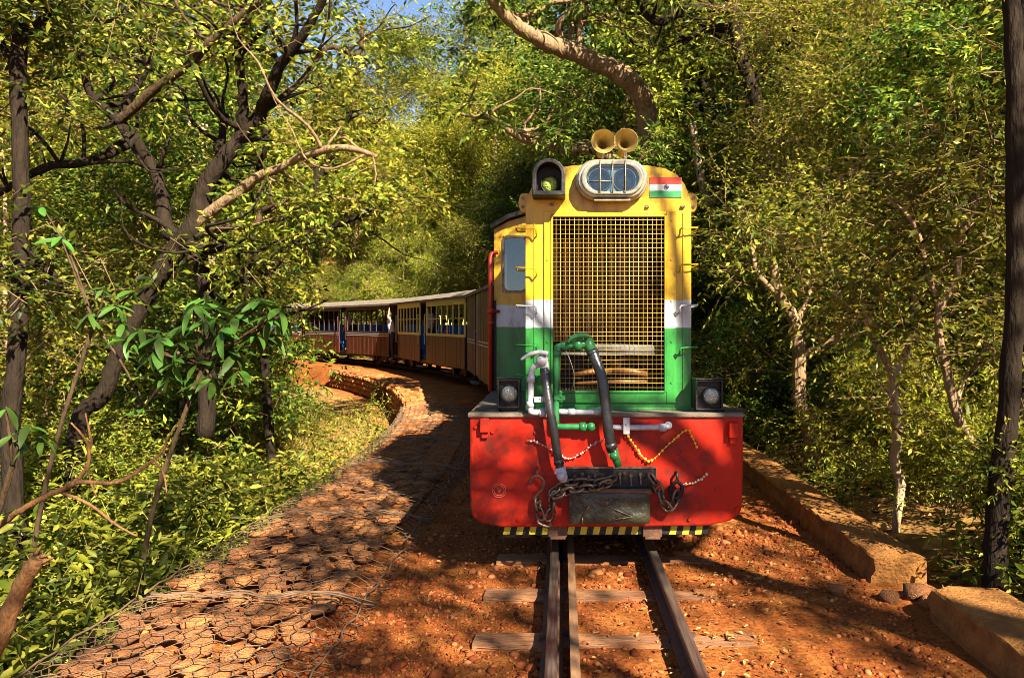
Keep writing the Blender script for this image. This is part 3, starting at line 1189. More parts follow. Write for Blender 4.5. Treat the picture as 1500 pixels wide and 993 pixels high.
# front beam
bo = [(688, 607), (1089, 607), (1088.5, 700), (1087, 744), (1083, 755), (1069, 763), (1036, 770), (890, 772), (735, 772), (706, 767), (693, 759), (689, 745), (688.5, 700)]
mb = MB()
mb.prism([xz(x, y, YB) for x, y in bo], YB, YB + .045)
beam = part('front_beam', mb, M['red'], loco, .012)
# emblem on the beam
mb = MB()
c = B(731, 718, 0)
for r in (.044, .033):
    mb.tube([c + Vector((math.cos(a) * r, -.003, math.sin(a) * r)) for a in np.linspace(0, 6.2832, 25)], .0035, 5, caps=False)
mb.tube([c + Vector((x * .001, -.003, z * .001)) for x, z in ((-14, 12), (-4, 16), (2, 8), (-8, 0), (-2, -6), (8, -4), (16, 4), (8, 10), (2, 2), (6, -14), (-12, -14))], .0035, 5)
part('emblem', mb, M['worn_red'], beam)
# hinge lugs
for (x0, x1, y0, y1) in ((704, 717, 612, 632), (1066, 1080, 618, 640)):
    mb = MB()
    a, b = B(x0, y0), B(x1, y1)
    mb.box(a.x, b.x, YB - .05, YB - .002, b.z, a.z)
    mb.box(a.x + .008, b.x - .008, YB - .028, YB - .002, b.z - .04, b.z)
    part('lug', mb, M['red'], beam, .005)
for (px, py) in ((722, 632), (785, 633), (917, 640), (992, 690), (1079, 745), (1082, 625), (697, 625), (1050, 716), (760, 760), (1010, 760)):
    mb = MB()
    mb.disc(B(px, py, -.001), (0, -1, 0), .013, .014, 6)
    part('bolt', mb, M['red'], beam)

# deck
mb = MB()
mb.box(-.885, .885, YB - .02, YB + .05, 1.062, 1.088)
part('deck_edge', mb, M['deck'], loco, .004)
for i in range(8):
    mb = MB()
    x0 = -.885 + i * .22125
    mb.box(x0 + .002, x0 + .219, YB + .053, 10.3, 1.045 + rnd.uniform(-.002, .002), 1.083 + rnd.uniform(-.003, .003))
    part('deck_plank', mb, M['deck'], loco, .003)
for sx in (-1, 1):
    mb = MB()
    mb.box(sx * .865 - .02, sx * .865 + .02, YB + .05, 10.3, .50, 1.042)
    part('side_sill', mb, M['black'], loco)
mb = MB()
mb.box(-.86, .86, 10.22, 10.3, .36, 1.042)
part('rear_beam', mb, M['red'], loco, .01)

# guard bar with stripes
z0, z1 = xz(0, 786.5, YB)[1], xz(0, 773, YB)[1]
xl, xr = B(734, 0).x, B(1040, 0).x
mb = MB()
mb.box(xl, xr, YB + .06, YB + .12, z0, z1)
gb = part('guard_bar', mb, M['black'], loco, .004)
k = 0
x = xl + .008
while x < xr - .06:
    if not (B(803, 0).x - .03 < x < B(830, 0).x or B(940, 0).x - .03 < x < B(972, 0).x):
        mb = MB()
        sl_ = .012
        vs = []
        for yy in (YB + .056, YB + .0605):
            vs += [(x, yy, z0 + .002), (x + .042, yy, z0 + .002), (x + .042 + sl_, yy, z1 - .002), (x + sl_, yy, z1 - .002)]
        mb.add(vs, [(0, 1, 2, 3), (7, 6, 5, 4), (0, 4, 5, 1), (1, 5, 6, 2), (2, 6, 7, 3), (3, 7, 4, 0)])
        part('stripe', mb, M['hazard_yellow'], gb)
    x += .083
for px in (817, 957):
    mb = MB()
    c = B(px, 0).x
    mb.box(c - .062, c + .062, YB + .04, YB + .11, B(0, 789).z, B(0, 772).z)
    mb.box(c - .05, c + .05, YB + .03, YB + .13, B(0, 792).z, B(0, 788).z + .003)
    part('guard_iron', mb, M['rust'], loco, .004)

# hood
ho = [(770, 603), (770, 302), (773, 288), (781, 270), (794, 256), (812, 247), (840, 242.5), (893, 240), (948, 242.5), (974, 247), (992, 256), (1003, 270), (1010, 288), (1012.5, 302), (1012.5, 603)]
hp = [xz(x, y, YH) for x, y in ho]


def hood(y0, y1, name, front):
    mb = MB()
    n = len(hp)
    vs = [(x, y0, z) for x, z in hp] + [(x, y1, z) for x, z in hp]
    fs = [(i, i + 1, i + 1 + n, i + n) for i in range(n - 1)]
    fs.append(tuple(range(n, 2 * n)))
    if not front:
        fs.append(tuple(range(n)))
    mb.add(vs, fs)
    # round the long edges a little by smooth shading over the roof only
    return part(name, mb, M['livery'], loco)


hood(YH + .02, YC, 'hood', True)
hood(8.35, 10.0, 'rear_hood', False)
# front plate with the grille opening
gx0, gz1 = xz(808, 316, YH)
gx1, gz0 = xz(975, 574, YH)
mb = MB()
y0, y1 = YH, YH + .03
L_ = [p for p in hp]
mb.prism([(hp[0][0], hp[0][1]), (gx0, hp[0][1]), (gx0, gz1), (hp[1][0], gz1)], y0, y1)
mb.prism([(gx1, hp[0][1]), (hp[-1][0], hp[-1][1]), (hp[-1][0], gz1), (gx1, gz1)], y0, y1)
mb.prism([(gx0, hp[0][1]), (gx1, hp[0][1]), (gx1, gz0), (gx0, gz0)], y0, y1)
mb.prism([(hp[1][0], gz1)] + [(hp[-1][0], gz1)] + list(reversed(hp[1:-1])), y0, y1)
front = part('front_plate', mb, M['livery'], loco)
# raised door frame round the grille
mb = MB()
fx0, fz1 = xz(797, 310, YH)
fx1, fz0 = xz(990, 590, YH)
mb.box(fx0, gx0 - .004, YH - .014, YH + .002, fz0, fz1)
mb.box(gx1 + .004, fx1, YH - .014, YH + .002, fz0, fz1)
mb.box(gx0 - .004, gx1 + .004, YH - .0135, YH + .002, gz1 + .006, fz1)
mb.box(gx0 - .004, gx1 + .004, YH - .0135, YH + .002, fz0, gz0 - .006)
part('grille_frame', mb, M['livery'], loco, .004)
mb = MB()
for (x0, x1, za, zb) in ((gx0 - .004, gx0 + .010, gz0, gz1), (gx1 - .010, gx1 + .004, gz0, gz1)):
    mb.box(x0, x1, YH - .022, YH - .006, za, zb)
mb.box(gx0 + .0102, gx1 - .0102, YH - .022, YH - .006, gz1 - .010, gz1 + .005)
mb.box(gx0 + .0102, gx1 - .0102, YH - .022, YH - .006, gz0 - .006, gz0 + .010)
part('grille_border', mb, M['livery'], loco, .002)
# grille wires
mb = MB()
nv, nh = 25, 38
for i in range(1, nv):
    x = gx0 + (gx1 - gx0) * i / nv + rnd.uniform(-.001, .001)
    xm = x + rnd.uniform(-.002, .002)
    mb.tube([(x, YH - .010, gz0), (xm, YH - .013, (gz0 + gz1) / 2), (x, YH - .010, gz1)], .0013, 4)
for i in range(1, nh):
    z = gz0 + (gz1 - gz0) * i / nh + rnd.uniform(-.001, .001)
    mb.tube([(gx0, YH - .014, z), ((gx0 + gx1) / 2, YH - .017, z + rnd.uniform(-.002, .002)), (gx1, YH - .014, z)], .0013, 4)
part('grille_mesh', mb, M['mesh'], loco)
# behind the grille
zs = xz(0, 500, YH)[1]
core = MB()
core.box(gx0 - .02, gx1 + .02, YH + .14, YH + .2, zs, gz1 + .05)
rad = part('radiator', core, M['core'], loco)
mb = MB()
for i in range(34):
    x = gx0 + (gx1 - gx0) * (i + .5) / 34
    mb.box(x - .0025, x + .0025, YH + .125, YH + .139, zs, gz1)
part('fins', mb, M['core'], rad, stuff=True)
mb = MB()
mb.box(gx0 - .1, gx1 + .1, YH + .55, YH + .57, gz0 - .05, gz1)
mb.box(gx0 - .1, gx1 + .1, YH + .04, YH + .55, gz0 - .07, gz0 - .05)
part('engine_bulkhead', mb, M['black'], loco)
mb = MB()
a, b = H(850, 510), H(976, 512)
mb.tube([(a.x, YH + .10, a.z), (b.x, YH + .10, b.z)], .030, 12)
mb.box(gx0, gx1, YH + .07, YH + .10, a.z - .045, a.z - .03)
part('header_tube', mb, M['tube_grey'], loco)
mb = MB()
for (x0, y0_, x1, y1_, r) in ((840, 552, 900, 545, .02), (900, 545, 960, 552, .024), (870, 530, 960, 528, .012), (845, 565, 975, 562, .015)):
    a, b = H(x0, y0_), H(x1, y1_)
    m_ = (a + b) / 2 + Vector((0, 0, .01))
    mb.tube([(a.x, YH + .16, a.z), (m_.x, YH + .15, m_.z), (b.x, YH + .16, b.z)], r, 8)
part('engine_pipes', mb, M['copper'], loco)
mb = MB()
a = H(905, 530)
mb.lathe((a.x, YH + .2, a.z), (0, -1, 0), [(0, .001), (0, .05), (.04, .05), (.04, .03), (.06, .03), (.06, .001)], 16)
part('fan_pulley', mb, M['iron'], loco)
# lower front panel lines
mb = MB()
a, b = H(797, 592), H(990, 603)
mb.box(a.x - .1, b.x + .1, YH - .010, YH - .001, H(0, 604).z, H(0, 597).z)
part('kick_strip', mb, M['livery'], loco, .003)
# seams beside the door frame: narrow cover strips
for px in (783, 1001):
    mb = MB()
    a = H(px, 0)
    mb.box(a.x - .004, a.x + .004, YH - .006, YH + .001, H(0, 598).z, H(0, 312).z)
    part('cover_strip', mb, M['livery'], loco)
for (px, py) in [(802, y) for y in (322, 380, 440, 500, 560)] + [(984, y) for y in (322, 380, 440, 500, 560)] + [(830, 313), (890, 313), (950, 313)]:
    mb = MB()
    mb.disc(H(px, py, .013), (0, -1, 0), .008, .007, 6)
    part('bolt', mb, M['livery'], loco)
for (px, py) in ((948, 303), (1000, 303), (808, 300)):
    mb = MB()
    a = H(px, py)
    mb.box(a.x - .012, a.x + .012, YH - .02, YH - .001, a.z - .008, a.z + .008)
    part('latch', mb, M['iron'], loco)
# lifting lugs
for (px, sg) in ((765, -1), (1018, 1)):
    mb = MB()
    pts = []
    for a in np.linspace(-90, 90, 9):
        pts.append((px + sg * 6 * math.cos(R(a)), 295 - 14 * math.sin(R(a))))
    o_ = [xz(x, y, YH) for x, y in pts] + [xz(px - sg * 8, 281, YH), xz(px - sg * 8, 309, YH)]
    mb.prism(o_, YH + .06, YH + .09)
    lg = part('lifting_lug', mb, M['yellow'], loco, .004)
    for yy in (288, 301):
        mb = MB()
        mb.disc((H(px, yy).x, YH + .0595, H(px, yy).z), (0, -1, 0), .012, .006, 10)
        part('bolt', mb, M['iron'], lg)
# grab irons up the hood edges
for (xa, xb, ys) in ((757, 786, (335, 393, 448, 505, 548)), (1020, 994, (335, 388, 447, 508))):
    for yy in ys:
        mb = MB()
        a, b = H(xa, yy), H(xb, yy + 1)
        d = -1 if xa < xb else 1
        mb.tube([(b.x, YH - .002, b.z - .045), (b.x, YH - .05, b.z - .04), (b.x, YH - .065, b.z - .01), (b.x + d * .01, YH - .065, b.z),
                 (a.x, YH - .05, a.z), (a.x + d * .004, YH - .01, a.z - .004), (a.x, YH + .10, a.z - .01), (b.x + d * .06, YH + .10, a.z - .01)], .006, 6)
        part('grab_iron', mb, M['livery'], loco)
# flag
fl = MB()
a, b = H(951.5, 260), H(998.5, 289.5)
fl.box(a.x, b.x, YH - .003, YH - .0005, b.z, a.z)
flag = part('flag_plate', fl, M['white'], loco, label='painted flag of saffron, white and green bands with a small navy wheel')
h3 = (a.z - b.z) / 3
for (m_, za) in ((M['flag_red'], a.z), (M['flag_green'], b.z + h3)):
    mb = MB()
    mb.box(a.x + .001, b.x - .001, YH - .005, YH - .0029, za - h3, za)
    part('flag_band', mb, m_, flag)
mb = MB()
c = H(976, 274.5)
r_ = h3 * .36
mb.tube([c + Vector((math.cos(t) * r_, -.004, math.sin(t) * r_)) for t in np.linspace(0, 6.2832, 19)], .0018, 4, caps=False)
for k in range(12):
    t = k * math.pi / 12
    d = Vector((math.cos(t), 0, math.sin(t))) * r_
    mb.bar(c - d + Vector((0, -.004, 0)), c + d + Vector((0, -.004, 0)), .0012)
part('flag_wheel', mb, M['navy'], flag)


# twin headlamp
def stadium(cx, cy, hw, r, n=10):
    out = []
    for k in range(n + 1):
        a = -math.pi / 2 + math.pi * k / n
        out.append((cx + (hw - r) + r * math.cos(a), cy + r * math.sin(a)))
    for k in range(n + 1):
        a = math.pi / 2 + math.pi * k / n
        out.append((cx - (hw - r) + r * math.cos(a), cy + r * math.sin(a)))
    return out


hc = H(895.5, 266)
mb = MB()
mb.ring(stadium(hc.x, hc.z, .240, .137), stadium(hc.x, hc.z, .215, .115), YH - .06, YH - .001)
mb.ring(stadium(hc.x, hc.z, .226, .124), stadium(hc.x, hc.z, .172, .088), YH - .105, YH - .060)
mb.ring(stadium(hc.x, hc.z, .205, .108), stadium(hc.x, hc.z, .170, .086), YH - .125, YH - .105)
hl = part('headlamp', mb, M['chrome'], loco, .008)
mb = MB()
mb.prism(stadium(hc.x, hc.z, .200, .11), YH - .03, YH - .02)
part('lamp_backing', mb, M['reflector'], hl)
for dx in (-.082, .082):
    mb = MB()
    o_ = Vector((hc.x + dx, YH - .04, hc.z - .005))
    mb.lathe(o_, (0, -1, 0), [(0, .001), (.006, .02), (.022, .048), (.042, .066), (.050, .072), (.050, .080), (.0, .080)], 24)
    part('lamp_bowl', mb, M['reflector'], hl)
    mb = MB()
    mb.lathe(o_, (0, -1, 0), [(.058, .0008), (.052, .04), (.044, .066), (.041, .066), (.049, .04), (.054, .0008)], 24)
    part('lamp_lens', mb, M['glass'], hl)
    mb = MB()
    mb.ball(o_ + Vector((0, -.022, 0)), .014)
    part('bulb', mb, M['white'], hl)
mb = MB()
mb.prism(stadium(hc.x, hc.z, .1705, .0865), YH - .112, YH - .109)
part('lamp_glass', mb, M['glass'], hl)
for dx in (-.082, 0, .082):
    mb = MB()
    mb.tube([(hc.x + dx, YH - .12, hc.z - .10), (hc.x + dx, YH - .142, hc.z - .08), (hc.x + dx, YH - .145, hc.z), (hc.x + dx, YH - .142, hc.z + .08), (hc.x + dx, YH - .12, hc.z + .115)], .0045, 6)
    part('guard_rod', mb, M['chrome'], hl)
mb = MB()
mb.tube([(hc.x - .16, YH - .132, hc.z - .02), (hc.x - .0, YH - .135, hc.z - .022)], .003, 6)
part('guard_rod', mb, M['chrome'], hl)
for a in (25, 60, 120, 155, 205, 240, 300, 335):
    mb = MB()
    x = hc.x + math.cos(R(a)) * .222
    z = hc.z + math.sin(R(a)) * .128
    mb.disc((x, YH - .058, z), (0, -1, 0), .013, .022, 8)
    part('clamp_bolt', mb, M['iron'], hl)
mb = MB()
mb.box(hc.x - .12, hc.x + .12, YH - .09, YH - .06, hc.z - .145, hc.z - .128)
part('hinge', mb, M['chrome'], hl, .004)

# black marker light with a hood
mc = H(804.5, 268)
mb = MB()
out = [(-.108, -.115), (.108, -.115)] + [(.108 * math.cos(a), .02 + .105 * math.sin(a)) for a in np.linspace(0, math.pi, 13)]
inn = [(-.078, -.085), (.078, -.085)] + [(.080 * math.cos(a), .02 + .078 * math.sin(a)) for a in np.linspace(0, math.pi, 13)]
o_ = [(mc.x + x, mc.z + z) for x, z in out]
i_ = [(mc.x + x, mc.z + z) for x, z in inn]
mb.ring(o_, i_, YH - .19, YH - .05)
mb.prism(o_, YH - .0495, YH - .002)
ml = part('marker_lamp', mb, M['black'], loco, .006, label='black hooded marker lamp with green lens')
mb = MB()
mb.lathe((mc.x + .006, YH - .052, mc.z - .022), (0, -1, 0), [(0, .062), (.03, .062), (.03, .054), (.012, .052)], 20)
part('lamp_rim', mb, M['black'], ml)
mb = MB()
mb.lathe((mc.x + .006, YH - .06, mc.z - .022), (0, -1, 0), [(0, .053), (.012, .05), (.024, .03), (.028, .001)], 20)
part('lamp_lens', mb, M['green_lens'], ml)

# horns
for (px, py) in ((884, 207), (917, 206)):
    mb = MB()
    c = P(px, py, 5.32)
    mb.lathe(c, (0, 1, 0), [(0, .080), (-.004, .083), (.0, .086), (.02, .072), (.07, .045), (.15, .028), (.30, .018), (.36, .03), (.42, .03), (.42, .001)], 24)
    mb.lathe(c, (0, 1, 0), [(0, .080), (.02, .066), (.07, .040), (.15, .022), (.24, .006), (.24, .001)], 24)
    part('horn', mb, mat('horn_brass', (0.46, 0.34, 0.10), (0.34, 0.24, 0.08), rough=.45, metal=.25, scale=12) if 'horn' not in M else M['horn'], loco)
mb = MB()
c = P(900, 222, 5.5)
mb.box(c.x - .10, c.x + .10, 5.46, 5.62, 2.70, 2.765)
mb.bar((c.x - .08, 5.54, 2.765), (c.x - .08, 5.54, P(0, 212, 5.5).z), .02)
mb.bar((c.x + .08, 5.54, 2.765), (c.x + .08, 5.54, P(0, 212, 5.5).z), .02)
mb.bar((c.x - .09, 5.54, P(0, 213, 5.5).z), (c.x + .09, 5.54, P(0, 213, 5.5).z), .025)
part('horn_bracket', mb, M['iron'], loco)

# box lamps on the deck
for (x0, x1, y0_, y1_, lx, ly, lr) in ((729, 762, 555, 597, 746, 577, 12), (1018, 1058, 556, 600, 1042, 580, 11.5)):
    yy = YB + .06
    a, b = P(x0, y0_, yy), P(x1, y1_, yy)
    mb = MB()
    mb.ring([(a.x, b.z), (b.x, b.z), (b.x, a.z), (a.x, a.z)], [(a.x + .012, b.z + .012), (b.x - .012, b.z + .012), (b.x - .012, a.z - .012), (a.x + .012, a.z - .012)], yy - .03, yy + .01)
    mb.box(a.x, b.x, yy + .0102, yy + .15, b.z, a.z)
    mb.box(a.x + .02, b.x - .02, yy + .02, yy + .12, 1.075, b.z - .001)
    mb.box(a.x - .004, b.x + .004, yy - .036, yy + .05, a.z + .001, a.z + .008)
    bl = part('box_lamp', mb, M['black'], loco, .003)
    c = P(lx, ly, yy)
    mb = MB()
    mb.lathe((c.x, yy + .012, c.z), (0, -1, 0), [(0, .062), (.022, .062), (.024, .056), (.012, .054)], 24)
    part('lamp_rim', mb, M['black'], bl)
    mb = MB()
    mb.lathe((c.x, yy + .008, c.z), (0, -1, 0), [(0, .0545), (.016, .052), (.028, .03), (.031, .001)], 24)
    part('lamp_lens', mb, M['lens'], bl)
for (px, w) in ((714, 18), (1074, 16)):
    mb = MB()
    a = P(px - w, 596, YB + .1)
    b = P(px + w, 603, YB + .1)
    mb.box(a.x, b.x, YB + .05, YB + .16, 1.084, 1.105)
    part('lamp_base', mb, M['black'], loco, .003)

# cab
cx0, cx1 = -.868, .80
czs, czt = 2.475, 2.66
mb = MB()
roof = [(cx0, 1.083), (cx0, czs)] + [(cx0 + (cx1 - cx0) * t, czs + (czt - czs) * math.sin(math.pi * t) ** .7) for t in np.linspace(.08, .92, 9)] + [(cx1, czs), (cx1, 1.083)]
wx0, wz1 = P(736, 346, YC).x, P(736, 346, YC).z
wx1, wz0 = P(764, 428, YC).x + .05, P(0, 428, YC).z
# walls: rear wall, side walls with openings, front pieces round the window
mb.box(cx0, wx0, YC, YC + .03, 1.083, czs)
mb.box(wx0, wx1, YC, YC + .03, 1.083, wz0)
mb.box(wx0, wx1, YC, YC + .03, wz1, czs)
mb.box(wx1, cx1, YC, YC + .03, 1.083, czs)
mb.prism([(cx0, czs)] + roof[2:-2] + [(cx1, czs)], YC, YC + .03)
mb.prism([(cx0, czs)] + roof[2:-2] + [(cx1, czs)], 8.32, 8.35)
mb.box(cx0, cx1, 8.32, 8.35, 1.083, czs)
for x in (cx0, cx1 - .03):
    mb.box(x, x + .03, YC + .03, 7.0, 1.083, czs)
    mb.box(x, x + .03, 7.75, 8.32, 1.083, czs)
    mb.box(x, x + .03, 7.0, 7.75, 2.35, czs)
    mb.box(x, x + .03, 7.0, 7.75, 1.083, 1.75 if x > 0 else 1.10)
cab = part('cab', mb, M['livery'], loco)
mb = MB()
rp = [(cx0 - .02, czs - .005)] + [(x, z + .012) for x, z in roof[2:-2]] + [(cx1 + .02, czs - .005)]
rp2 = [(x, z + .035) for x, z in reversed(rp)]
mb.prism(rp + rp2, YC - .10, 8.45)
part('cab_roof', mb, M['black'], loco)


def rrect(x0, x1, z0, z1, r, n=4):
    out = []
    for (cx, cz, a0) in ((x1 - r, z0 + r, -90), (x1 - r, z1 - r, 0), (x0 + r, z1 - r, 90), (x0 + r, z0 + r, 180)):
        for k in range(n + 1):
            a = R(a0 + 90 * k / n)
            out.append((cx + r * math.cos(a), cz + r * math.sin(a)))
    return out


mb = MB()
mb.ring(rrect(wx0 - .004, wx1 + .004, wz0 - .004, wz1 + .004, .045), rrect(wx0 + .016, wx1 - .016, wz0 + .016, wz1 - .016, .04), YC - .012, YC + .02)
wf = part('cab_window', mb, M['iron'], loco)
mb = MB()
mb.prism(rrect(wx0 + .012, wx1 - .012, wz0 + .012, wz1 - .012, .04), YC + .004, YC + .008)
part('pane', mb, M['glass'], wf)
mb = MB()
mb.box(cx0 + .05, cx1 - .05, 8.29, 8.315, 1.09, czs)  # black panel added so the cab's inside looks shaded
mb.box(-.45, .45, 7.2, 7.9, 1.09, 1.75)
part('cab_shade_fill', mb, M['cab_shade'], loco)
mb = MB()
px_ = P(718.5, 0, 6.55).x
mb.tube([(px_, 6.55, 1.08), (px_, 6.55, 2.22), (px_ + .01, 6.57, 2.26), (px_ + .05, 6.60, 2.27)], .019, 10)
zb = P(0, 456, 6.55).z
mb.ball((px_, 6.55, zb), .034, 10, 6)
mb.ball((px_, 6.55, zb - .10), .028, 10, 6)
mb.tube([(px_, 6.55, zb), (px_ + .07, 6.60, zb)], .014, 8)
part('handrail', mb, M['redpole'], loco, label='red vertical handrail pole at the cab entrance')
mb = MB()
for i in range(9):
    z = 1.15 + i * .09
    mb.box(cx0 - .03, cx0 - .001, YC - .05, YC + .10, z, z + .03)
mb.box(cx0 - .02, cx0 - .002, YC - .02, YC + .02, 1.09, 1.95)
part('cab_edge_notches', mb, M['black'], loco)  # ladder-like notches, black like the shaded edge beside them
mb = MB()
mb.box(P(722, 0, YC).x - .005, P(727, 0, YC).x, YC - .02, YC - .002, P(0, 572, YC).z, P(0, 440, YC).z)  # black strip painted in for shade on the cab's side edge
part('door_edge_shade', mb, M['black'], loco)

# coupler
mb = MB()
a, b = B(829, 683), B(960, 720)
mb.box(a.x, b.x, YB - .03, YB - .001, b.z, a.z)
cp = part('coupler_plate', mb, M['black'], loco, .004)
mb = MB()
mb.bar((a.x - .002, YB - .034, a.z), (b.x + .002, YB - .034, a.z), .006, .012)
mb.bar((b.x, YB - .034, a.z), (b.x, YB - .034, b.z), .006, .012)
part('plate_edge', mb, M['iron'], cp)
for px in (842, 853, 862, 872, 908, 915, 924, 938):
    mb = MB()
    z = 693 + (px * 7 % 5)
    mb.disc(B(px, z, .03), (0, -1, 0), .012, .02, 6)
    if px % 2 == 0:
        mb.bar(B(px, z + 2, .045), B(px + 1, z + 15, .05), .009)
    part('bolt', mb, M['iron'], cp)
mb = MB()
a, b = B(834, 716, .09), B(952, 768, .09)
nx_, nz_ = 14, 8
gg = np.random.default_rng(4)
vs, fs = [], []
for i in range(nx_ + 1):
    for j in range(nz_ + 1):
        e = (i in (0, nx_)) or (j in (0, nz_))
        vs.append((a.x + (b.x - a.x) * i / nx_, YB - .10 + (.02 if e else gg.uniform(-.006, .006)), b.z + (a.z - b.z) * j / nz_ + (0 if e else gg.uniform(-.006, .006))))
for i in range(nx_):
    for j in range(nz_):
        k = i * (nz_ + 1) + j
        fs.append((k, k + nz_ + 1, k + nz_ + 2, k + 1))
mb.add(vs, fs, True)
mb.box(a.x + .001, b.x - .001, YB - .078, YB - .031, b.z + .001, a.z - .001)
cb = part('coupler_block', mb, M['coupler'], loco)
mb = MB()
for (x0, y0_, x1, y1_) in ((864, 728, 890, 742), (890, 742, 924, 756), (892, 740, 908, 732), (853, 757, 864, 740), (853, 757, 853, 768), (896, 762, 926, 757), (845, 725, 862, 730)):
    p, q = B(x0, y0_, .104), B(x1, y1_, .104)
    mb.tube([p, (p + q) / 2 + Vector((0, -.004, .004)), q], .0045, 5)
part('coupler_rib', mb, M['iron'], cb)
mb = MB()
a, b = B(846, 706), B(952, 720)
mb.box(a.x, b.x, YB - .085, YB - .03, b.z + .004, b.z + .030)
mb.tube([(a.x, YB - .09, b.z + .02), (a.x + .2, YB - .095, b.z + .028), (b.x, YB - .09, b.z + .016)], .014, 8)
part('draw_plate', mb, M['rust'], loco, .006)


# chains: every link is a sub-part
def link_mesh(name, L_, w, r):
    mb = MB()
    pts = []
    for k in range(16):
        a = 2 * math.pi * k / 16
        x, y = math.cos(a), math.sin(a)
        pts.append(Vector(((L_ / 2 - w / 2) * (1 if x > 0 else -1) * min(1, abs(x) * 3) + w / 2 * x, w / 2 * y, 0)))
    pts.append(pts[0])
    mb.tube(pts, r, 5, caps=False)
    return mb.mesh(name, M['iron'])


LINK = link_mesh('link', .085, .054, .0105)


def chain(pts, me, pitch, label=None, name='chain'):
    """pts world; heavy chain whose links are copies"""
    P_, _ = smooth_pts([(Vector(p), 1) for p in pts], 12)
    d = [0]
    for i in range(1, len(P_)):
        d.append(d[-1] + (P_[i] - P_[i - 1]).length)
    ch = bpy.data.objects.new(name, None)
    COL.objects.link(ch)
    ch.parent = loco
    ch.location = P_[0] - Vector(loco.location)
    if label:
        ch['label'] = label
    s, k = pitch / 2, 0
    while s < d[-1]:
        i = next(j for j in range(1, len(d)) if d[j] >= s)
        f = (s - d[i - 1]) / max(d[i] - d[i - 1], 1e-9)
        p = P_[i - 1].lerp(P_[i], f)
        t = (P_[i] - P_[i - 1]).normalized()
        y = Vector((0, -1, 0))
        z = t.cross(y).normalized()
        y = z.cross(t)
        if k % 2:
            y, z = z, -y
        ang = .5
        y, z = y * math.cos(ang) + z * math.sin(ang), z * math.cos(ang) - y * math.sin(ang)
        m4 = Matrix((t, y, z)).transposed().to_4x4()
        o = bpy.data.objects.new('link', me)
        COL.objects.link(o)
        o.parent = ch
        o.location = p - P_[0]
        o.rotation_euler = m4.to_euler()
        s += pitch
        k += 1
    return ch


chain([B(806, 722, .07), B(830, 708, .09), B(850, 706, .09), B(880, 706, .09), B(905, 697, .07)], LINK, .062)
chain([B(812, 727, .08), B(840, 717, .11), B(870, 714, .12), B(895, 706, .11)], LINK, .062)
chain([B(952, 696, .07), B(963, 712, .08), B(972, 735, .09), B(980, 744, .08), B(988, 735, .06), B(995, 715, .05)], LINK, .062)
chain([B(787, 731, .04), B(790, 750, .05), B(797, 765, .05), B(806, 752, .05), B(811, 728, .06), B(824, 716, .07)], LINK, .062)
# hooks
mb = MB()
pts = [B(x, y, .05) for x, y in ((776, 710), (779, 700), (788, 697), (796, 704), (796, 714), (789, 722), (783, 730), (786, 736), (793, 733))]
pp, rr = smooth_pts([(p, .010) for p in pts], 4)
mb.tube(pp, rr, 8)
mb.tube([B(787, 684, .0), B(787, 690, .05), B(787, 698, .05)], .008, 6)
part('hook', mb, M['rust'], loco)
mb = MB()
pts = [B(x, y, .05) for x, y in ((993, 705), (999, 712), (998, 722), (990, 730), (982, 724), (984, 712), (992, 704))]
pp, rr = smooth_pts([(p, .012) for p in pts], 4)
mb.tube(pp, rr, 8)
mb.tube([B(992, 690, .0), B(992, 694, .05), B(992, 705, .05)], .009, 6)
part('hook', mb, M['black'], loco)

# air brake pipes and hoses
def pipe(pts, r, m, name, collars=(), n=10, par=None, label=None):
    mb = MB()
    pp, rr = smooth_pts([(Vector(p), r) for p in pts], 4)
    mb.tube(pp, rr, n)
    for (p, q, k) in collars:
        mb.tube([p, q], r * k, n)
    return part(name, mb, m, par or loco, label=label)


D1 = .06
# white cock with lever, left
pipe([B(800, 604, D1), B(786, 604, D1), B(779, 603, D1), B(777, 597, D1), B(778, 560, D1), B(779, 543, D1), B(784, 536, D1), B(792, 533, D1)], .020, M['silver'], 'air_pipe',
     [(B(778, 560, D1), B(778, 552, D1), 1.25), (B(790, 604, D1), B(800, 604, D1), 1.4), (B(777, 596, D1), B(777, 588, D1), 1.25)])
vb = MB()
vb.tube([B(792, 534, D1 + .01), B(797, 522, D1 + .01)], .034, 10)
vb.ball(B(793, 528, D1 + .02), .036, 10, 8)
vb.tube([B(795, 520, D1), B(799, 546, D1)], .030, 10)
va = part('air_cock', vb, M['silver'], loco)
mb = MB()
pp, rr = smooth_pts([(B(803, 518, D1 + .05), .016), (B(790, 516, D1 + .05), .015), (B(776, 519, D1 + .05), .013), (B(763, 527, D1 + .05), .008)], 4)
mb.tube(pp, rr, 8)
part('lever', mb, M['silver'], va)
pipe([B(797, 540, D1 + .01), B(800, 560, D1 + .03), B(804, 590, D1 + .06), B(811, 630, D1 + .07), B(817, 668, D1 + .06), B(821, 688, D1 + .05)], .028, M['hose'], 'air_hose',
     [(B(798, 543, D1 + .01), B(799, 550, D1 + .015), 1.15), (B(818, 672, D1 + .06), B(819, 679, D1 + .055), 1.15)], 12)
mb = MB()
mb.tube([B(820, 684, D1 + .05), B(825, 700, D1 + .05), B(826, 706, D1 + .05)], [.034, .03, .02], 10)
mb.ball(B(822, 697, D1 + .07), .03, 8, 6)
mb.bar(B(814, 690, D1 + .06), B(828, 696, D1 + .08), .025)
part('hose_coupling', mb, M['silver'], loco)
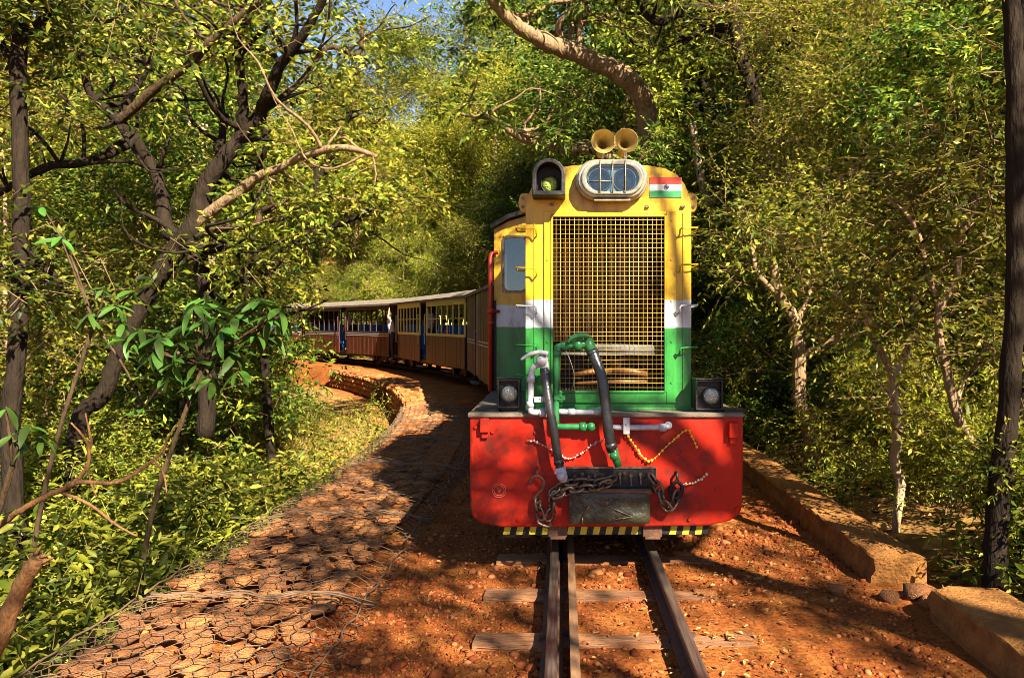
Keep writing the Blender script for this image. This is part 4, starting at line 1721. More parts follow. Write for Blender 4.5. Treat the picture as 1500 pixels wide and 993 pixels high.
# green pipe and cock
pipe([B(866, 625, .03), B(858, 625, D1), B(824, 625, D1), B(817, 624, D1), B(814.5, 617, D1), B(815, 560, D1), B(816, 515, D1), B(819, 508, D1), B(826, 507, D1), B(842, 506, D1)],
     .021, M['green'], 'air_pipe', [(B(816, 522, D1), B(816, 513, D1), 1.3), (B(822, 507, D1), B(831, 507, D1), 1.25), (B(849, 625, D1), B(858, 625, D1), 1.4),
                                  (B(866, 625, .0), B(866, 625, D1 + .02), 1.35)])
vb = MB()
vb.ball(B(846, 505, D1), .038, 10, 8)
vb.tube([B(842, 506, D1), B(862, 503, D1)], .028, 10)
vb.tube([B(860, 496, D1), B(867, 516, D1)], .036, 10)
vb.bar(B(850, 505, D1), B(850, 495, D1), .03)
va = part('air_cock', vb, M['green'], loco)
mb = MB()
pp, rr = smooth_pts([(B(832, 502, D1 + .05), .008), (B(838, 495, D1 + .05), .015), (B(850, 491, D1 + .05), .018), (B(862, 492, D1 + .05), .016)], 4)
mb.tube(pp, rr, 8)
part('lever', mb, M['green'], va)
pipe([B(866, 512, D1), B(873, 528, D1 + .02), B(882, 555, D1 + .05), B(887, 590, D1 + .07), B(891, 630, D1 + .07), B(897, 660, D1 + .05)], .034, M['hose'], 'air_hose',
     [(B(867, 514, D1), B(870, 520, D1 + .01), 1.15), (B(894, 648, D1 + .06), B(896, 656, D1 + .055), 1.12)], 12)
mb = MB()
mb.tube([B(896, 656, D1 + .05), B(901, 668, D1 + .05), B(906, 683, D1 + .05)], [.036, .028, .022], 10)
mb.ball(B(900, 668, D1 + .07), .03, 8, 6)
mb.bar(B(892, 664, D1 + .06), B(905, 668, D1 + .07), .025)
part('hose_coupling', mb, M['green'], loco)
# silver train pipe
pipe([B(819, 603, D1), B(850, 603.5, D1), B(890, 603, D1)], .018, M['silver'], 'air_pipe', [(B(832, 603, D1), B(842, 603, D1), 1.2), (B(872, 603, D1), B(880, 603, D1), 1.2)])
pipe([B(898, 626, .05), B(930, 626, .05), B(970, 626, .05), B(977, 625, .05), B(979, 623, .03), B(979, 623, .0)], .017, M['silver'], 'air_pipe',
     [(B(966, 626, .05), B(976, 626, .05), 1.5), (B(979, 623, .001), B(979, 623, .03), 1.5)])
for (x0, x1, y0_, y1_) in ((911.5, 920.5, 609, 633), (783, 797, 579, 587), (812, 828, 578, 584)):
    mb = MB()
    a, b = B(x0, y0_), B(x1, y1_)
    mb.box(a.x, b.x, YB - D1 - .028, YB - D1 - .02, b.z, a.z)
    mb.disc(B((x0 + x1) / 2 + 2, (y0_ + y1_) / 2, D1 + .027), (0, -1, 0), .008, .008, 6)
    part('pipe_clip', mb, M['silver'] if x0 != 812 else M['green'], loco, .002)
mb = MB()
pp, rr = smooth_pts([(B(828, 512, D1), .0025), (B(836, 530, D1 - .03), .0025), (B(841, 550, D1 - .05), .0025), (B(839, 568, D1 - .06), .0025)], 4)
mb.tube(pp, rr, 5)
part('cable', mb, M['silver'], loco)

# running gear
for y in (5.75, 6.9, 8.6, 9.75):
    for sx in (-1, 1):
        mb = MB()
        mb.lathe((sx * .27, y, .13 + .33), (sx, 0, 0), [(0, .001), (0, .36), (.02, .355), (.022, .33), (.10, .325), (.10, .26), (.075, .25), (.075, .06), (.12, .05), (.12, .001)], 28)
        part('wheel', mb, M['rust'], loco)
    mb = MB()
    mb.tube([(-.4, y, .46), (.4, y, .46)], .05, 8)
    part('axle', mb, M['black'], loco)
for (ya, yb) in ((5.35, 7.3), (8.2, 10.1)):
    mb = MB()
    for sx in (-1, 1):
        mb.box(sx * .56 - .03, sx * .56 + .03, ya, yb, .42, .62)
    mb.box(-.5, .5, (ya + yb) / 2 - .1, (ya + yb) / 2 + .1, .40, .9)
    part('bogie_frame', mb, M['black'], loco)
mb = MB()
mb.box(-.6, .6, YB + .2, 10.2, .80, 1.04)
part('main_frame', mb, M['black'], loco)
mb = MB()
mb.box(-.95, -.86, 6.75, 7.0, .55, .58)
mb.box(-.95, -.86, 6.75, 7.0, .80, .83)
part('cab_step', mb, M['black'], loco)

# garlands on the beam
def garland(pts, r, m, label, step=.018):
    P_, _ = smooth_pts([(Vector(p), 1) for p in pts], 10)
    mb = MB()
    acc = 0
    mb.tube(P_, .003, 4)
    for i in range(1, len(P_)):
        acc += (P_[i] - P_[i - 1]).length
        if acc >= step:
            acc = 0
            mb.ball(P_[i] + Vector((rnd.uniform(-.004, .004), rnd.uniform(-.006, 0), rnd.uniform(-.004, .004))), r * rnd.uniform(.7, 1.25), 6, 4)
    me = mb.mesh('garland', m)
    o = link('garland', me)
    tag(o, label, 'garland', 'flower garlands hung on the red beam')


garland([B(772, 645, .02), B(785, 647, .02), B(806, 657, .02), B(830, 671, .02), B(850, 665, .02), B(870, 650, .02), B(886, 643, .02)], .0085, M['petal'], 'thin mixed flower string sagging on the red beam between the two hoses')
garland([B(915, 630, .02), B(926, 648, .02), B(950, 675, .02), B(975, 655, .02), B(1005, 630, .02), B(1014, 640, .02), B(1021, 656, .02)], .0095, M['marigold'], 'orange marigold string hung in a V right of the second hose')
garland([B(1000, 709, .045), B(1014, 708, .02), B(1026, 702, .02), B(1037, 693, .02)], .011, M['beads'], 'short pale bead string from the black hook to the beam on the right')

# ---------------------------------------------------------------- coaches
CL = 8.6


def coach(s0, label, style, persons=None):
    p0, p1 = arc_pt(s0), arc_pt(s0 + CL)
    d = (p1 - p0).normalized()
    t = thing('railway_coach', label, 'railway coach', (p0.x, p0.y, 0), 'coaches of the toy train')
    rz = math.atan2(d.y, d.x)
    wood = M['coach_dark'] if style == 'dark' else M['coach_wood']
    fr = M['coach_yellow'] if style == 'yellow' else M['coach_dark']

    def pt(name, mb, m, par=None, **k):
        o = link(name, mb.mesh(name, m), None)
        o.parent = par or t
        if 'stuff' in k:
            o['kind'] = 'stuff'
        return o
    W = .85
    zf, zs_, zw, zt = .50, 1.30, 2.17, 2.36
    mb = MB()
    mb.box(0, CL, -W + .05, W - .05, zf, zf + .06)
    mb.box(.1, CL - .1, -.5, .5, .38, zf)
    pt('floor', mb, M['black'])
    # roof
    mb = MB()
    n = 11
    pr = [(-W - .07 + (2 * W + .14) * i / (n - 1), 2.36 + .22 * math.sin(math.pi * i / (n - 1)) ** .8) for i in range(n)]
    vs, fs = [], []
    m_ = 2 * n
    for x in (-.12, CL + .12):
        vs += [(x, y, z + .02) for y, z in pr] + [(x, y, z - .05) for y, z in reversed(pr)]
    fs = [(i, (i + 1) % m_, (i + 1) % m_ + m_, i + m_) for i in range(m_)]
    fs += [tuple(range(m_)), tuple(range(m_, 2 * m_))]
    mb.add(vs, fs)
    pt('roof', mb, M['roof'])
    if style == 'dark':
        segs = [(.05, 1.9), (2.75, 5.6), (6.4, CL - .05)]
        doors = [(1.95, 2.7), (5.65, 6.35)]
    elif style == 'yellow':
        segs = [(.12, 3.92), (4.68, 7.68)]
        doors = [(3.95, 4.65), (7.72, 8.42)]
    else:
        segs = [(.12, 3.92), (4.68, 8.48)]
        doors = [(3.95, 4.65)]
    for sy in (1, -1):
        y0, y1 = sorted((sy * W, sy * (W - .035)))
        planks, stripe = MB(), MB()
        for (a, b) in segs:
            k = max(1, round((b - a) / .17))
            for i in range(k):
                x0, x1 = a + (b - a) * i / k, a + (b - a) * (i + 1) / k
                j = .004 * (i % 2)
                planks.box(x0 + .004, x1 - .004, y0 + j * (sy < 0), y1 - j * (sy > 0), zf - .02, zs_ if style != 'dark' else zt)
            if style != 'yellow':
                for zz in (1.20, 1.27):
                    stripe.box(a, b, min(sy * (W + .006), sy * (W + .001)), max(sy * (W + .006), sy * (W + .001)), zz, zz + .022)
        pt('plank_wall', planks, wood, stuff=1)
        if style != 'yellow':
            pt('painted_line', stripe, M['white'])
        if style != 'dark':
            for (a, b) in segs:
                fm = MB()
                fm.box(a, b, y0, y1, zs_ + .002, zs_ + .075)
                fm.box(a, b, y0, y1, zw, zt)
                fm.box(a, a + .07, y0, y1, zs_ + .0752, zw - .002)
                fm.box(b - .07, b, y0, y1, zs_ + .0752, zw - .002)
                f = pt('window_frame', fm, fr)
                k = 7
                for i in range(1, k):
                    x = a + (b - a) * i / k
                    bm_ = MB()
                    w = .028 if style == 'yellow' else (.05 if i % 2 else .03)
                    bm_.box(x - w / 2, x + w / 2, y0 + .004, y1 - .004, zs_ + .076, zw - .003)
                    pt('window_bar', bm_, fr, f)
                bm_ = MB()
                yy = sy * (W - .05)
                bm_.bar((a + .07, yy, 1.80), (b - .07, yy, 1.80), .022)
                pt('window_rail', bm_, fr, f)
            for (a, b) in doors:
                for x in (a - .03, b + .03):
                    hb = MB()
                    yy = sy * (W + .05)
                    hb.tube([(x, sy * W, 1.95), (x, yy, 1.93), (x, yy, 1.05), (x, sy * W, 1.03)], .014, 6)
                    pt('grab_rail', hb, fr)
        else:
            for (a, b) in doors:
                dm = MB()
                dm.box(a, b, min(sy * (W - .05), sy * (W - .02)), max(sy * (W - .05), sy * (W - .02)), zf, zt)
                dd = pt('door', dm, M['blue_paint'])
                hm = MB()
                hm.tube([(b - .1, sy * (W - .02), 1.5), (b - .1, sy * (W + .03), 1.48), (b - .1, sy * (W + .03), 1.22), (b - .1, sy * (W - .02), 1.2)], .012, 6)
                pt('door_handle', hm, M['silver'], dd)
        for (a, b) in doors + [(1.2, 1.9)]:
            sb = MB()
            sb.box(a - .05, b + .05, min(sy * (W - .02), sy * (W + .12)), max(sy * (W - .02), sy * (W + .12)), .34, .365)
            sb.box(a, a + .02, min(sy * (W - .05), sy * (W - .02)), max(sy * (W - .05), sy * (W - .02)), .365, zf)
            pt('footboard', sb, M['deck'])
    for x in (0, CL - .04):
        em = MB()
        em.box(x, x + .04, -W + .04, W - .04, zf + .06, zt if style == 'dark' else 2.3)
        pt('end_wall', em, wood)
    for x in np.arange(.7, CL - .4, 1.05):
        if any(a - .2 < x < b + .2 for a, b in doors) or style == 'dark':
            continue
        for y in (-.45, .45):
            sm_ = MB()
            sm_.box(x - .04, x + .04, y - .32, y + .32, .95, 1.62)
            sm_.box(x - .38, x + .38, y - .32, y + .32, .86, .945)
            sm_.box(x - .3, x + .3, y - .28, y + .28, .565, .855)
            pt('seat', sm_, M['seat_blue'])
    for bx in (1.4, CL - 1.4):
        bg_ = MB()
        for sy in (-1, 1):
            bg_.box(bx - .85, bx + .85, sy * .47 - .03, sy * .47 + .03, .26, .40)
            for wx in (-.55, .55):
                bg_.box(bx + wx - .09, bx + wx + .09, sy * .51, sy * .51 + sy * .09, .24, .40) if sy > 0 else bg_.box(bx + wx - .09, bx + wx + .09, -.60, -.51, .24, .40)
        bg_.box(bx - .12, bx + .12, -.44, .44, .28, .38)
        bo_ = pt('bogie', bg_, M['black'])
        for wx in (-.55, .55):
            for sy in (-1, 1):
                wm = MB()
                wm.lathe((bx + wx, sy * .28, .13 + .22), (0, sy, 0), [(0, .001), (0, .25), (.02, .245), (.02, .22), (.09, .215), (.09, .16), (.06, .15), (.06, .04), (.1, .04), (.1, .001)], 18)
                pt('wheel', wm, M['rust'], bo_)
    cm = MB()
    cm.box(-.22, -.0, -.07, .07, .42, .56)
    cm.box(CL, CL + .22, -.07, .07, .42, .56)
    pt('coupling', cm, M['black'])
    t.rotation_euler = (0, 0, rz)
    return t


coach(3.35, 'dark planked luggage coach with blue doors right behind the locomotive', 'dark')
cyel = coach(12.3, 'coach with pale yellow barred windows over brown planks and blue seats', 'yellow')
cbrown = coach(21.25, 'brown coach with dark window posts and white lines, behind the yellow windowed one', 'brown')
p0, p1 = arc_pt(30.2), arc_pt(30.2 + CL)
dd = p1 - p0
dup(cbrown, (p0.x, p0.y, 0), math.atan2(dd.y, dd.x), 'farthest brown coach, half hidden by leaves at the left end of the train')


def on_coach(ct, x, y, z):
    return ct.matrix_basis @ Vector((x, y, z))


# ---------------------------------------------------------------- people
def person(label, loc, rz, pose, shirt, legs, group=None, scarf=None):
    """pose: dict of joints in local metres (x right, -y ahead, z up); one skinned body"""
    J = dict(pelvis=(0, 0, .93), belly=(0, 0, 1.08), chest=(0, 0, 1.28), neck=(0, 0, 1.45), chin=(0, -.015, 1.52), head=(0, -.02, 1.60), crown=(0, -.01, 1.69),
             sl=(-.17, 0, 1.39), el=(-.22, .01, 1.12), wl=(-.22, -.06, .88), sr=(.17, 0, 1.39), er=(.22, .01, 1.12), wr=(.22, -.06, .88),
             hl=(-.09, 0, .88), kl=(-.10, -.02, .49), al=(-.10, .02, .09), tl=(-.11, -.14, .035), hr=(.09, 0, .88), kr=(.10, -.02, .49), ar=(.10, .02, .09), tr=(.11, -.14, .035))
    J.update(pose)
    Rr = dict(pelvis=(.15, .10), belly=(.14, .10), chest=(.16, .11), neck=(.055, .055), chin=(.06, .07), head=(.078, .095), crown=(.055, .065), sl=(.065, .065), el=(.045, .045), wl=(.028, .028),
              hl=(.09, .09), kl=(.06, .06), al=(.04, .04), tl=(.035, .03))
    for a in ('s', 'e', 'w', 'h', 'k', 'a', 't'):
        Rr[a + 'r'] = Rr[a + 'l']
    E = [('pelvis', 'belly'), ('belly', 'chest'), ('chest', 'neck'), ('neck', 'chin'), ('chin', 'head'), ('head', 'crown'), ('chest', 'sl'), ('sl', 'el'), ('el', 'wl'),
         ('chest', 'sr'), ('sr', 'er'), ('er', 'wr'), ('pelvis', 'hl'), ('hl', 'kl'), ('kl', 'al'), ('al', 'tl'), ('pelvis', 'hr'), ('hr', 'kr'), ('kr', 'ar'), ('ar', 'tr')]
    kind = {}
    for s in 'lr':
        w, e = Vector(J['w' + s]), Vector(J['e' + s])
        d = (w - e).normalized()
        sd = d.cross(Vector((0, 1, 0.2))).normalized()
        J['p' + s] = tuple(w + d * .07)
        Rr['p' + s] = (.032, .018)
        E.append(('w' + s, 'p' + s))
        for k, (o, ln) in enumerate(((-.027, .055), (-.009, .07), (.009, .066), (.027, .05))):
            J['f%d' % k + s] = tuple(w + d * (.085 + ln * .5) + sd * o)
            J['g%d' % k + s] = tuple(w + d * (.085 + ln) + sd * o + Vector((0, -.018, -.01)))
            Rr['f%d' % k + s] = Rr['g%d' % k + s] = (.009, .009)
            E += [('p' + s, 'f%d' % k + s), ('f%d' % k + s, 'g%d' % k + s)]
        J['th' + s] = tuple(w + d * .055 + sd * .05)
        Rr['th' + s] = (.010, .010)
        E.append(('w' + s, 'th' + s))
    J['nose'] = tuple(Vector(J['head']) + Vector((0, -.095, -.01)))
    Rr['nose'] = (.012, .014)
    E.append(('head', 'nose'))
    names = list(J)
    me = bpy.data.meshes.new('skeleton')
    me.from_pydata([J[k] for k in names], [(names.index(a), names.index(b)) for a, b in E], [])
    tmp = bpy.data.objects.new('skeleton', me)
    COL.objects.link(tmp)
    sk = tmp.modifiers.new('skin', 'SKIN')
    for i, k in enumerate(names):
        me.skin_vertices[0].data[i].radius = Rr[k]
        me.skin_vertices[0].data[i].use_root = (k == 'pelvis')
    sb = tmp.modifiers.new('sub', 'SUBSURF')
    sb.levels = sb.render_levels = 1
    dg = bpy.context.evaluated_depsgraph_get()
    body = bpy.data.meshes.new_from_object(tmp.evaluated_get(dg))
    bpy.data.objects.remove(tmp)
    body.name = 'body'
    body.materials.clear()
    for m_ in (M['skin'], shirt, legs):
        body.materials.append(m_)
    segs = [(Vector(J[a]), Vector(J[b]), a, b) for a, b in E]
    for pl in body.polygons:
        pl.use_smooth = True
        c = pl.center
        best, bk = 9e9, None
        for (A, Bq, a, b) in segs:
            ab = Bq - A
            f = max(0, min(1, (c - A).dot(ab) / max(ab.length_squared, 1e-9)))
            q = (c - A - ab * f).length
            if q < best:
                best, bk = q, (a, b, f)
        a, b, f = bk
        if a in ('belly', 'chest') and b != 'neck' or a in ('sl', 'sr') or (a == 'pelvis' and b == 'belly') or (b == 'neck' and f < .6):
            pl.material_index = 1
        elif a[0] in 'hk' and a in ('hl', 'hr', 'kl', 'kr') or a == 'pelvis':
            pl.material_index = 2
    t = thing('person', label, 'person', loc, group, rz)
    bo_ = bpy.data.objects.new('body', body)
    COL.objects.link(bo_)
    bo_.parent = t
    hd = Vector(J['head'])
    hm = MB()
    n, m_ = 12, 7
    vs, fs = [], []
    for i in range(m_ + 1):
        th = math.pi * .62 * i / m_
        for k in range(n):
            a = 2 * math.pi * k / n
            q = Vector((math.sin(th) * math.cos(a) * .088, math.sin(th) * math.sin(a) * .105, math.cos(th) * .115))
            if q.y < -.06 and q.z < .05:
                q.z = .05
            vs.append(hd + q + Vector((0, .012, .012)))
    for i in range(m_):
        for k in range(n):
            fs.append((i * n + k, i * n + (k + 1) % n, (i + 1) * n + (k + 1) % n, (i + 1) * n + k))
    hm.add(vs, fs, True)
    h_ = link('hair', hm.mesh('hair', scarf or M['hair']), None)
    h_.parent = t
    for sx in (-1, 1):
        em = MB()
        em.ball(hd + Vector((sx * .03, -.082, .012)), .010, 6, 4)
        e_ = link('eye', em.mesh('eye', M['hair']), None)
        e_.parent = t
        em = MB()
        em.ball(hd + Vector((sx * .080, .01, -.005)), .026, 6, 4, (.4, .7, 1))
        e_ = link('ear', em.mesh('ear', M['skin']), None)
        e_.parent = t
    return t


cloth = {k: mat(k + '_cloth', c, rough=.85) for k, c in dict(white=(.36, .36, .37), dark=(.02, .02, .028), lilac=(.40, .24, .42), magenta=(.42, .03, .14), khaki=(.30, .22, .14), sky=(.14, .24, .48), yellow=(.6, .42, .03)).items()}


def rider(ct, x, y, zfeet, label, face, pose, shirt, legs, scarf=None):
    p = on_coach(ct, x, y, zfeet)
    return person(label, p, ct.rotation_euler.z + face, pose, cloth[shirt], cloth[legs], 'people riding on the train', scarf)


SIT = dict(pelvis=(0, 0, .10), belly=(0, -.01, .24), chest=(0, -.02, .44), neck=(0, -.03, .61), chin=(0, -.05, .68), head=(0, -.055, .76), crown=(0, -.045, .85),
           sl=(-.17, -.02, .55), el=(-.22, -.06, .28), wl=(-.16, -.26, .20), sr=(.17, -.02, .55), er=(.22, -.06, .28), wr=(.16, -.26, .20),
           hl=(-.09, 0, .06), kl=(-.11, -.42, .08), al=(-.11, -.40, -.33), tl=(-.11, -.54, -.38), hr=(.09, 0, .06), kr=(.11, -.42, .08), ar=(.11, -.40, -.33), tr=(.11, -.54, -.38))
# local -y is ahead; coach +y faces the camera, so turn by pi to look out of the near side
rider(cyel, 8.08, .93, .365, 'man in white shirt and dark trousers leaning out of the coach door, one arm raised', math.pi - .3,
      dict(pelvis=(0, -.03, .93), chest=(.02, -.08, 1.27), belly=(.01, -.05, 1.08), neck=(.03, -.10, 1.44), chin=(.03, -.12, 1.51), head=(.03, -.13, 1.59), crown=(.03, -.12, 1.68),
           sl=(-.14, -.08, 1.40), sr=(.20, -.08, 1.40), er=(.42, -.12, 1.52), wr=(.28, -.10, 1.74), el=(-.30, -.02, 1.18), wl=(-.36, .02, .98)), 'white', 'dark')
rider(cyel, 4.30, .62, .56, 'person in lilac standing in the middle doorway of the yellow windowed coach', math.pi + .2, dict(), 'lilac', 'dark')
rider(cyel, 2.35, .42, .945, 'passenger in magenta seated by the window with one hand on the bar', math.pi / 2 + .25,
      dict(SIT, er=(.30, -.22, .42), wr=(.22, -.42, .60)), 'magenta', 'dark')
rider(cyel, 3.35, .45, .945, 'passenger with dark hair in khaki seated beside the middle doorway', math.pi / 2 + .1, dict(SIT), 'khaki', 'dark')
rider(cyel, 5.45, .45, .945, 'small passenger in yellow looking out left of the middle doorway', math.pi / 2 + .2, dict(SIT), 'yellow', 'dark')
rider(cbrown, 4.3, .65, .56, 'person in a pale lilac top in the doorway of the brown coach, behind the leaves', math.pi, dict(), 'lilac', 'dark')

# ---------------------------------------------------------------- trees traced from the photograph
def px_of(x, y, z):
    return VX + (x - CX) * F / y, VY - (z - CZ) * F / y


def to_limb(tr):
    """[(px, py, Y, radius in px)] -> [(point, radius)]"""
    return [(P(a, b, Y), max(r * Y / F, .004)) for a, b, Y, r in tr]


def traced_tree(name, label, cat, trunk, limbs, bark, lm, clumps=(), per=26, nleaf=9, leaf=.10, group=None, extra=0, seed=1, ground=True, long=0, pale={}):
    g = np.random.default_rng(seed)
    tk = to_limb(trunk)
    b = tk[0][0]
    if ground:
        gz = tz(b.x, b.y) - .1
        if b.z > gz + .05:
            tk = [(Vector((b.x + (b.z - gz) * .06, b.y, gz)), tk[0][1] * 1.25)] + tk
    t = thing(name, label, cat, tuple(tk[0][0]), group)
    mb = MB()
    p, r = smooth_pts(tk, 6, .07)
    mb.tube(p, r, 10)
    part('trunk', mb, bark, t)
    ends = []
    for li, lb in enumerate(limbs):
        mb = MB()
        lp = to_limb(lb)
        p, r = smooth_pts(lp, 5, .08)
        mb.tube(p, r, 8)
        # side twigs
        for k in range(extra):
            i = int(g.integers(len(p) // 3, len(p) - 1))
            d = Vector((g.normal(), g.normal(), g.normal() * .7 + .3)).normalized()
            L_ = g.uniform(.3, .8)
            e = p[i] + d * L_ * .5
            e2 = e + (d + Vector((g.normal(), g.normal(), g.normal())) * .4).normalized() * L_ * .5
            mb.tube([p[i], e, e2], [max(r[i] * .5, .006), max(r[i] * .3, .005), .004], 5)
            ends.append((e2.x, e2.y, e2.z, g.uniform(.3, .5)))
        for k in range(min(long, 3) if li in pale else long):
            # a long crooked bare side branch
            i = int(g.integers(len(p) // 3, len(p) - 1))
            d = Vector((g.normal(), g.normal() * .5, g.normal() * .6 + .5)).normalized()
            q = [(p[i], max(r[i] * .55, .010))]
            for m_ in range(5):
                d = (d + Vector((g.normal(), g.normal() * .6, g.normal() + .15)) * .42).normalized()
                q.append((q[-1][0] + d * g.uniform(.20, .44), q[0][1] * (1 - .17 * (m_ + 1))))
            qq, qr = smooth_pts(q, 3, .05)
            mb.tube(qq, qr, 6)
        part('branch', mb, M[pale[li]] if li in pale else bark, t)
        e = p[-1]
        ends.append((e.x, e.y, e.z, .55))
    cl = ends + [(*P(a, b_, Y), rr) for a, b_, Y, rr in clumps]
    TW.clear()
    me = leaf_mesh('crown', *clump_sprays(np.array(cl), per, nleaf, .34, leaf, g), lm)
    o = link('crown', me, t)
    o['kind'] = 'stuff'
    add_twigs(t, M['twig'], .0035, 2)
    return t


Y = 9.0
traced_tree('tree', 'many stemmed tree on the left with dark crooked limbs spreading from one low fork', 'tree',
            [(110, 632, Y, 12), (150, 577, Y, 12), (178, 510, Y, 11.5), (212, 443, Y, 12), (245, 385, Y, 14), (275, 345, Y, 17)],
            [[(275, 350, Y, 17), (292, 318, Y, 15), (300, 274, Y, 13), (334, 225, Y, 12), (354, 201, Y, 11), (379, 169, Y, 10), (391, 141, Y - .2, 9), (411, 97, Y - .4, 8), (435, 64, Y - .6, 7), (467, 12, Y - .8, 6), (500, -60, Y - 1, 4)],
             [(354, 205, Y, 9), (356, 160, Y - .1, 8), (354, 121, Y - .2, 7), (350, 60, Y - .3, 6), (360, 30, Y - .4, 6), (378, -4, Y - .5, 5), (400, -60, Y - .7, 4)],
             [(268, 352, Y, 14), (244, 334, Y, 11), (238, 290, Y + .1, 10), (225, 250, Y + .2, 9), (201, 209, Y + .1, 8), (173, 177, Y, 8), (133, 137, Y - .1, 6), (117, 80, Y - .2, 5), (80, 24, Y - .3, 4)],
             [(176, 175, Y, 7), (201, 121, Y + .2, 6), (217, 89, Y + .3, 5), (193, 52, Y + .4, 4), (180, 10, Y + .5, 3)],
             [(172, 180, Y, 7), (225, 133, Y - .2, 7), (274, 97, Y - .4, 6), (306, 64, Y - .6, 6), (342, 32, Y - .7, 5), (380, 0, Y - .8, 5)],
             [(205, 200, Y + .1, 6), (169, 221, Y - .1, 7), (121, 238, Y - .3, 6), (64, 246, Y - .5, 6), (0, 282, Y - .7, 5), (-40, 300, Y - .8, 4)],
             [(285, 330, Y, 9), (354, 278, Y - .2, 8), (379, 258, Y - .3, 7), (411, 246, Y - .4, 6), (451, 226, Y - .6, 6), (507, 217, Y - .8, 5), (552, 230, Y - .9, 3)],
             [(290, 345, Y, 7), (334, 334, Y - .2, 5), (375, 330, Y - .4, 5), (383, 310, Y - .4, 4), (407, 298, Y - .5, 3)],
             [(296, 300, Y, 7), (318, 262, Y + .3, 7), (322, 220, Y + .4, 6), (332, 170, Y + .6, 5)],
             [(383, 165, Y, 5), (440, 120, Y, 4), (480, 70, Y, 4), (525, 80, Y, 3), (530, 30, Y, 3)],
             [(282, 335, Y, 12), (290, 365, Y, 12), (296, 400, Y + .1, 11), (303, 440, Y + .15, 11), (306, 520, Y + .2, 12), (300, 640, Y + .2, 13)],
             [(265, 350, Y, 10), (300, 365, Y - .1, 9), (335, 358, Y - .2, 7), (350, 370, Y - .3, 4)]],
            M['bark_shaded'], M['leaf'], [(120, 40, 9, .7), (60, 110, 9, .7), (240, 30, 9.5, .7), (330, 10, 9.5, .6), (450, 40, 9, .6), (520, 60, 9, .7), (180, 60, 9.5, .7), (400, 40, 9, .5), (90, 200, 9, .6), (20, 160, 9, .6)],
            extra=5, per=11, long=5, pale={4: 'bark_brown', 6: 'bark', 7: 'bark_brown', 9: 'bark_brown'}, seed=3)  # lighter bark on these limbs stands in for sun on them
traced_tree('tree', 'straight slender trunk at the left edge with a sunlit stretch half way up', 'tree',
            [(15, 640, 7, 13), (25, 520, 7, 12), (30, 400, 7, 12), (32, 280, 7, 11), (27, 120, 7, 11), (29, 0, 7, 10), (34, -150, 7, 8)],
            [[(28, 60, 7, 7), (70, 20, 7, 5), (110, -30, 7, 4)], [(30, 120, 7, 6), (0, 60, 7, 5), (-40, 0, 7, 4)], [(30, 380, 7, 6), (70, 395, 7, 6), (90, 420, 6.9, 3)]],
            M['bark_shaded'], M['leaf_green'], [(40, -60, 7, .8), (90, 30, 7.2, .5), (10, 40, 7, .5), (-20, 100, 7, .5), (70, 90, 7.4, .4)], extra=4, seed=5)
traced_tree('tree', 'pale trunk with a white sunlit fork behind the dark crooked limbs on the left', 'tree',
            [(300, 480, 14, 11), (304, 330, 14, 11), (298, 242, 14, 10), (298, 185, 14, 9)],
            [[(298, 190, 14, 8), (290, 153, 14, 7), (298, 105, 14, 6), (302, 60, 14, 4), (310, 0, 14, 3)], [(298, 190, 14, 8), (322, 145, 14, 6), (330, 110, 14, 5), (342, 60, 14, 4)],
             [(300, 262, 14, 6), (280, 220, 14, 5), (276, 170, 14, 3)]],
            M['bark_pale'], M['leaf_yellow'], [(300, 10, 14, 1.0), (350, 50, 14, .8), (250, 60, 14, .8)], leaf=.13, extra=2, seed=6)
traced_tree('tree', 'thin crooked tree just left of the coaches, its dark stem bending to the right', 'tree',
            [(385, 450, 12, 6), (412, 375, 12, 5.5), (440, 342, 12, 5), (463, 282, 12, 4.5), (459, 193, 12, 4), (470, 120, 12, 3)],
            [[(440, 345, 12, 5), (500, 328, 12, 4), (560, 300, 12, 3), (600, 285, 12, 2)], [(425, 358, 12, 5), (380, 400, 12, 4), (350, 420, 12, 3)], [(462, 270, 12, 4), (500, 200, 12, 3), (520, 150, 12, 2)]],
            M['bark_shaded'], M['leaf_yellow'], [(480, 100, 12, .7), (540, 160, 12, .7), (560, 260, 12.5, .6), (430, 180, 12, .6), (500, 240, 12.5, .5)], long=3, extra=5, seed=7, leaf=.11)
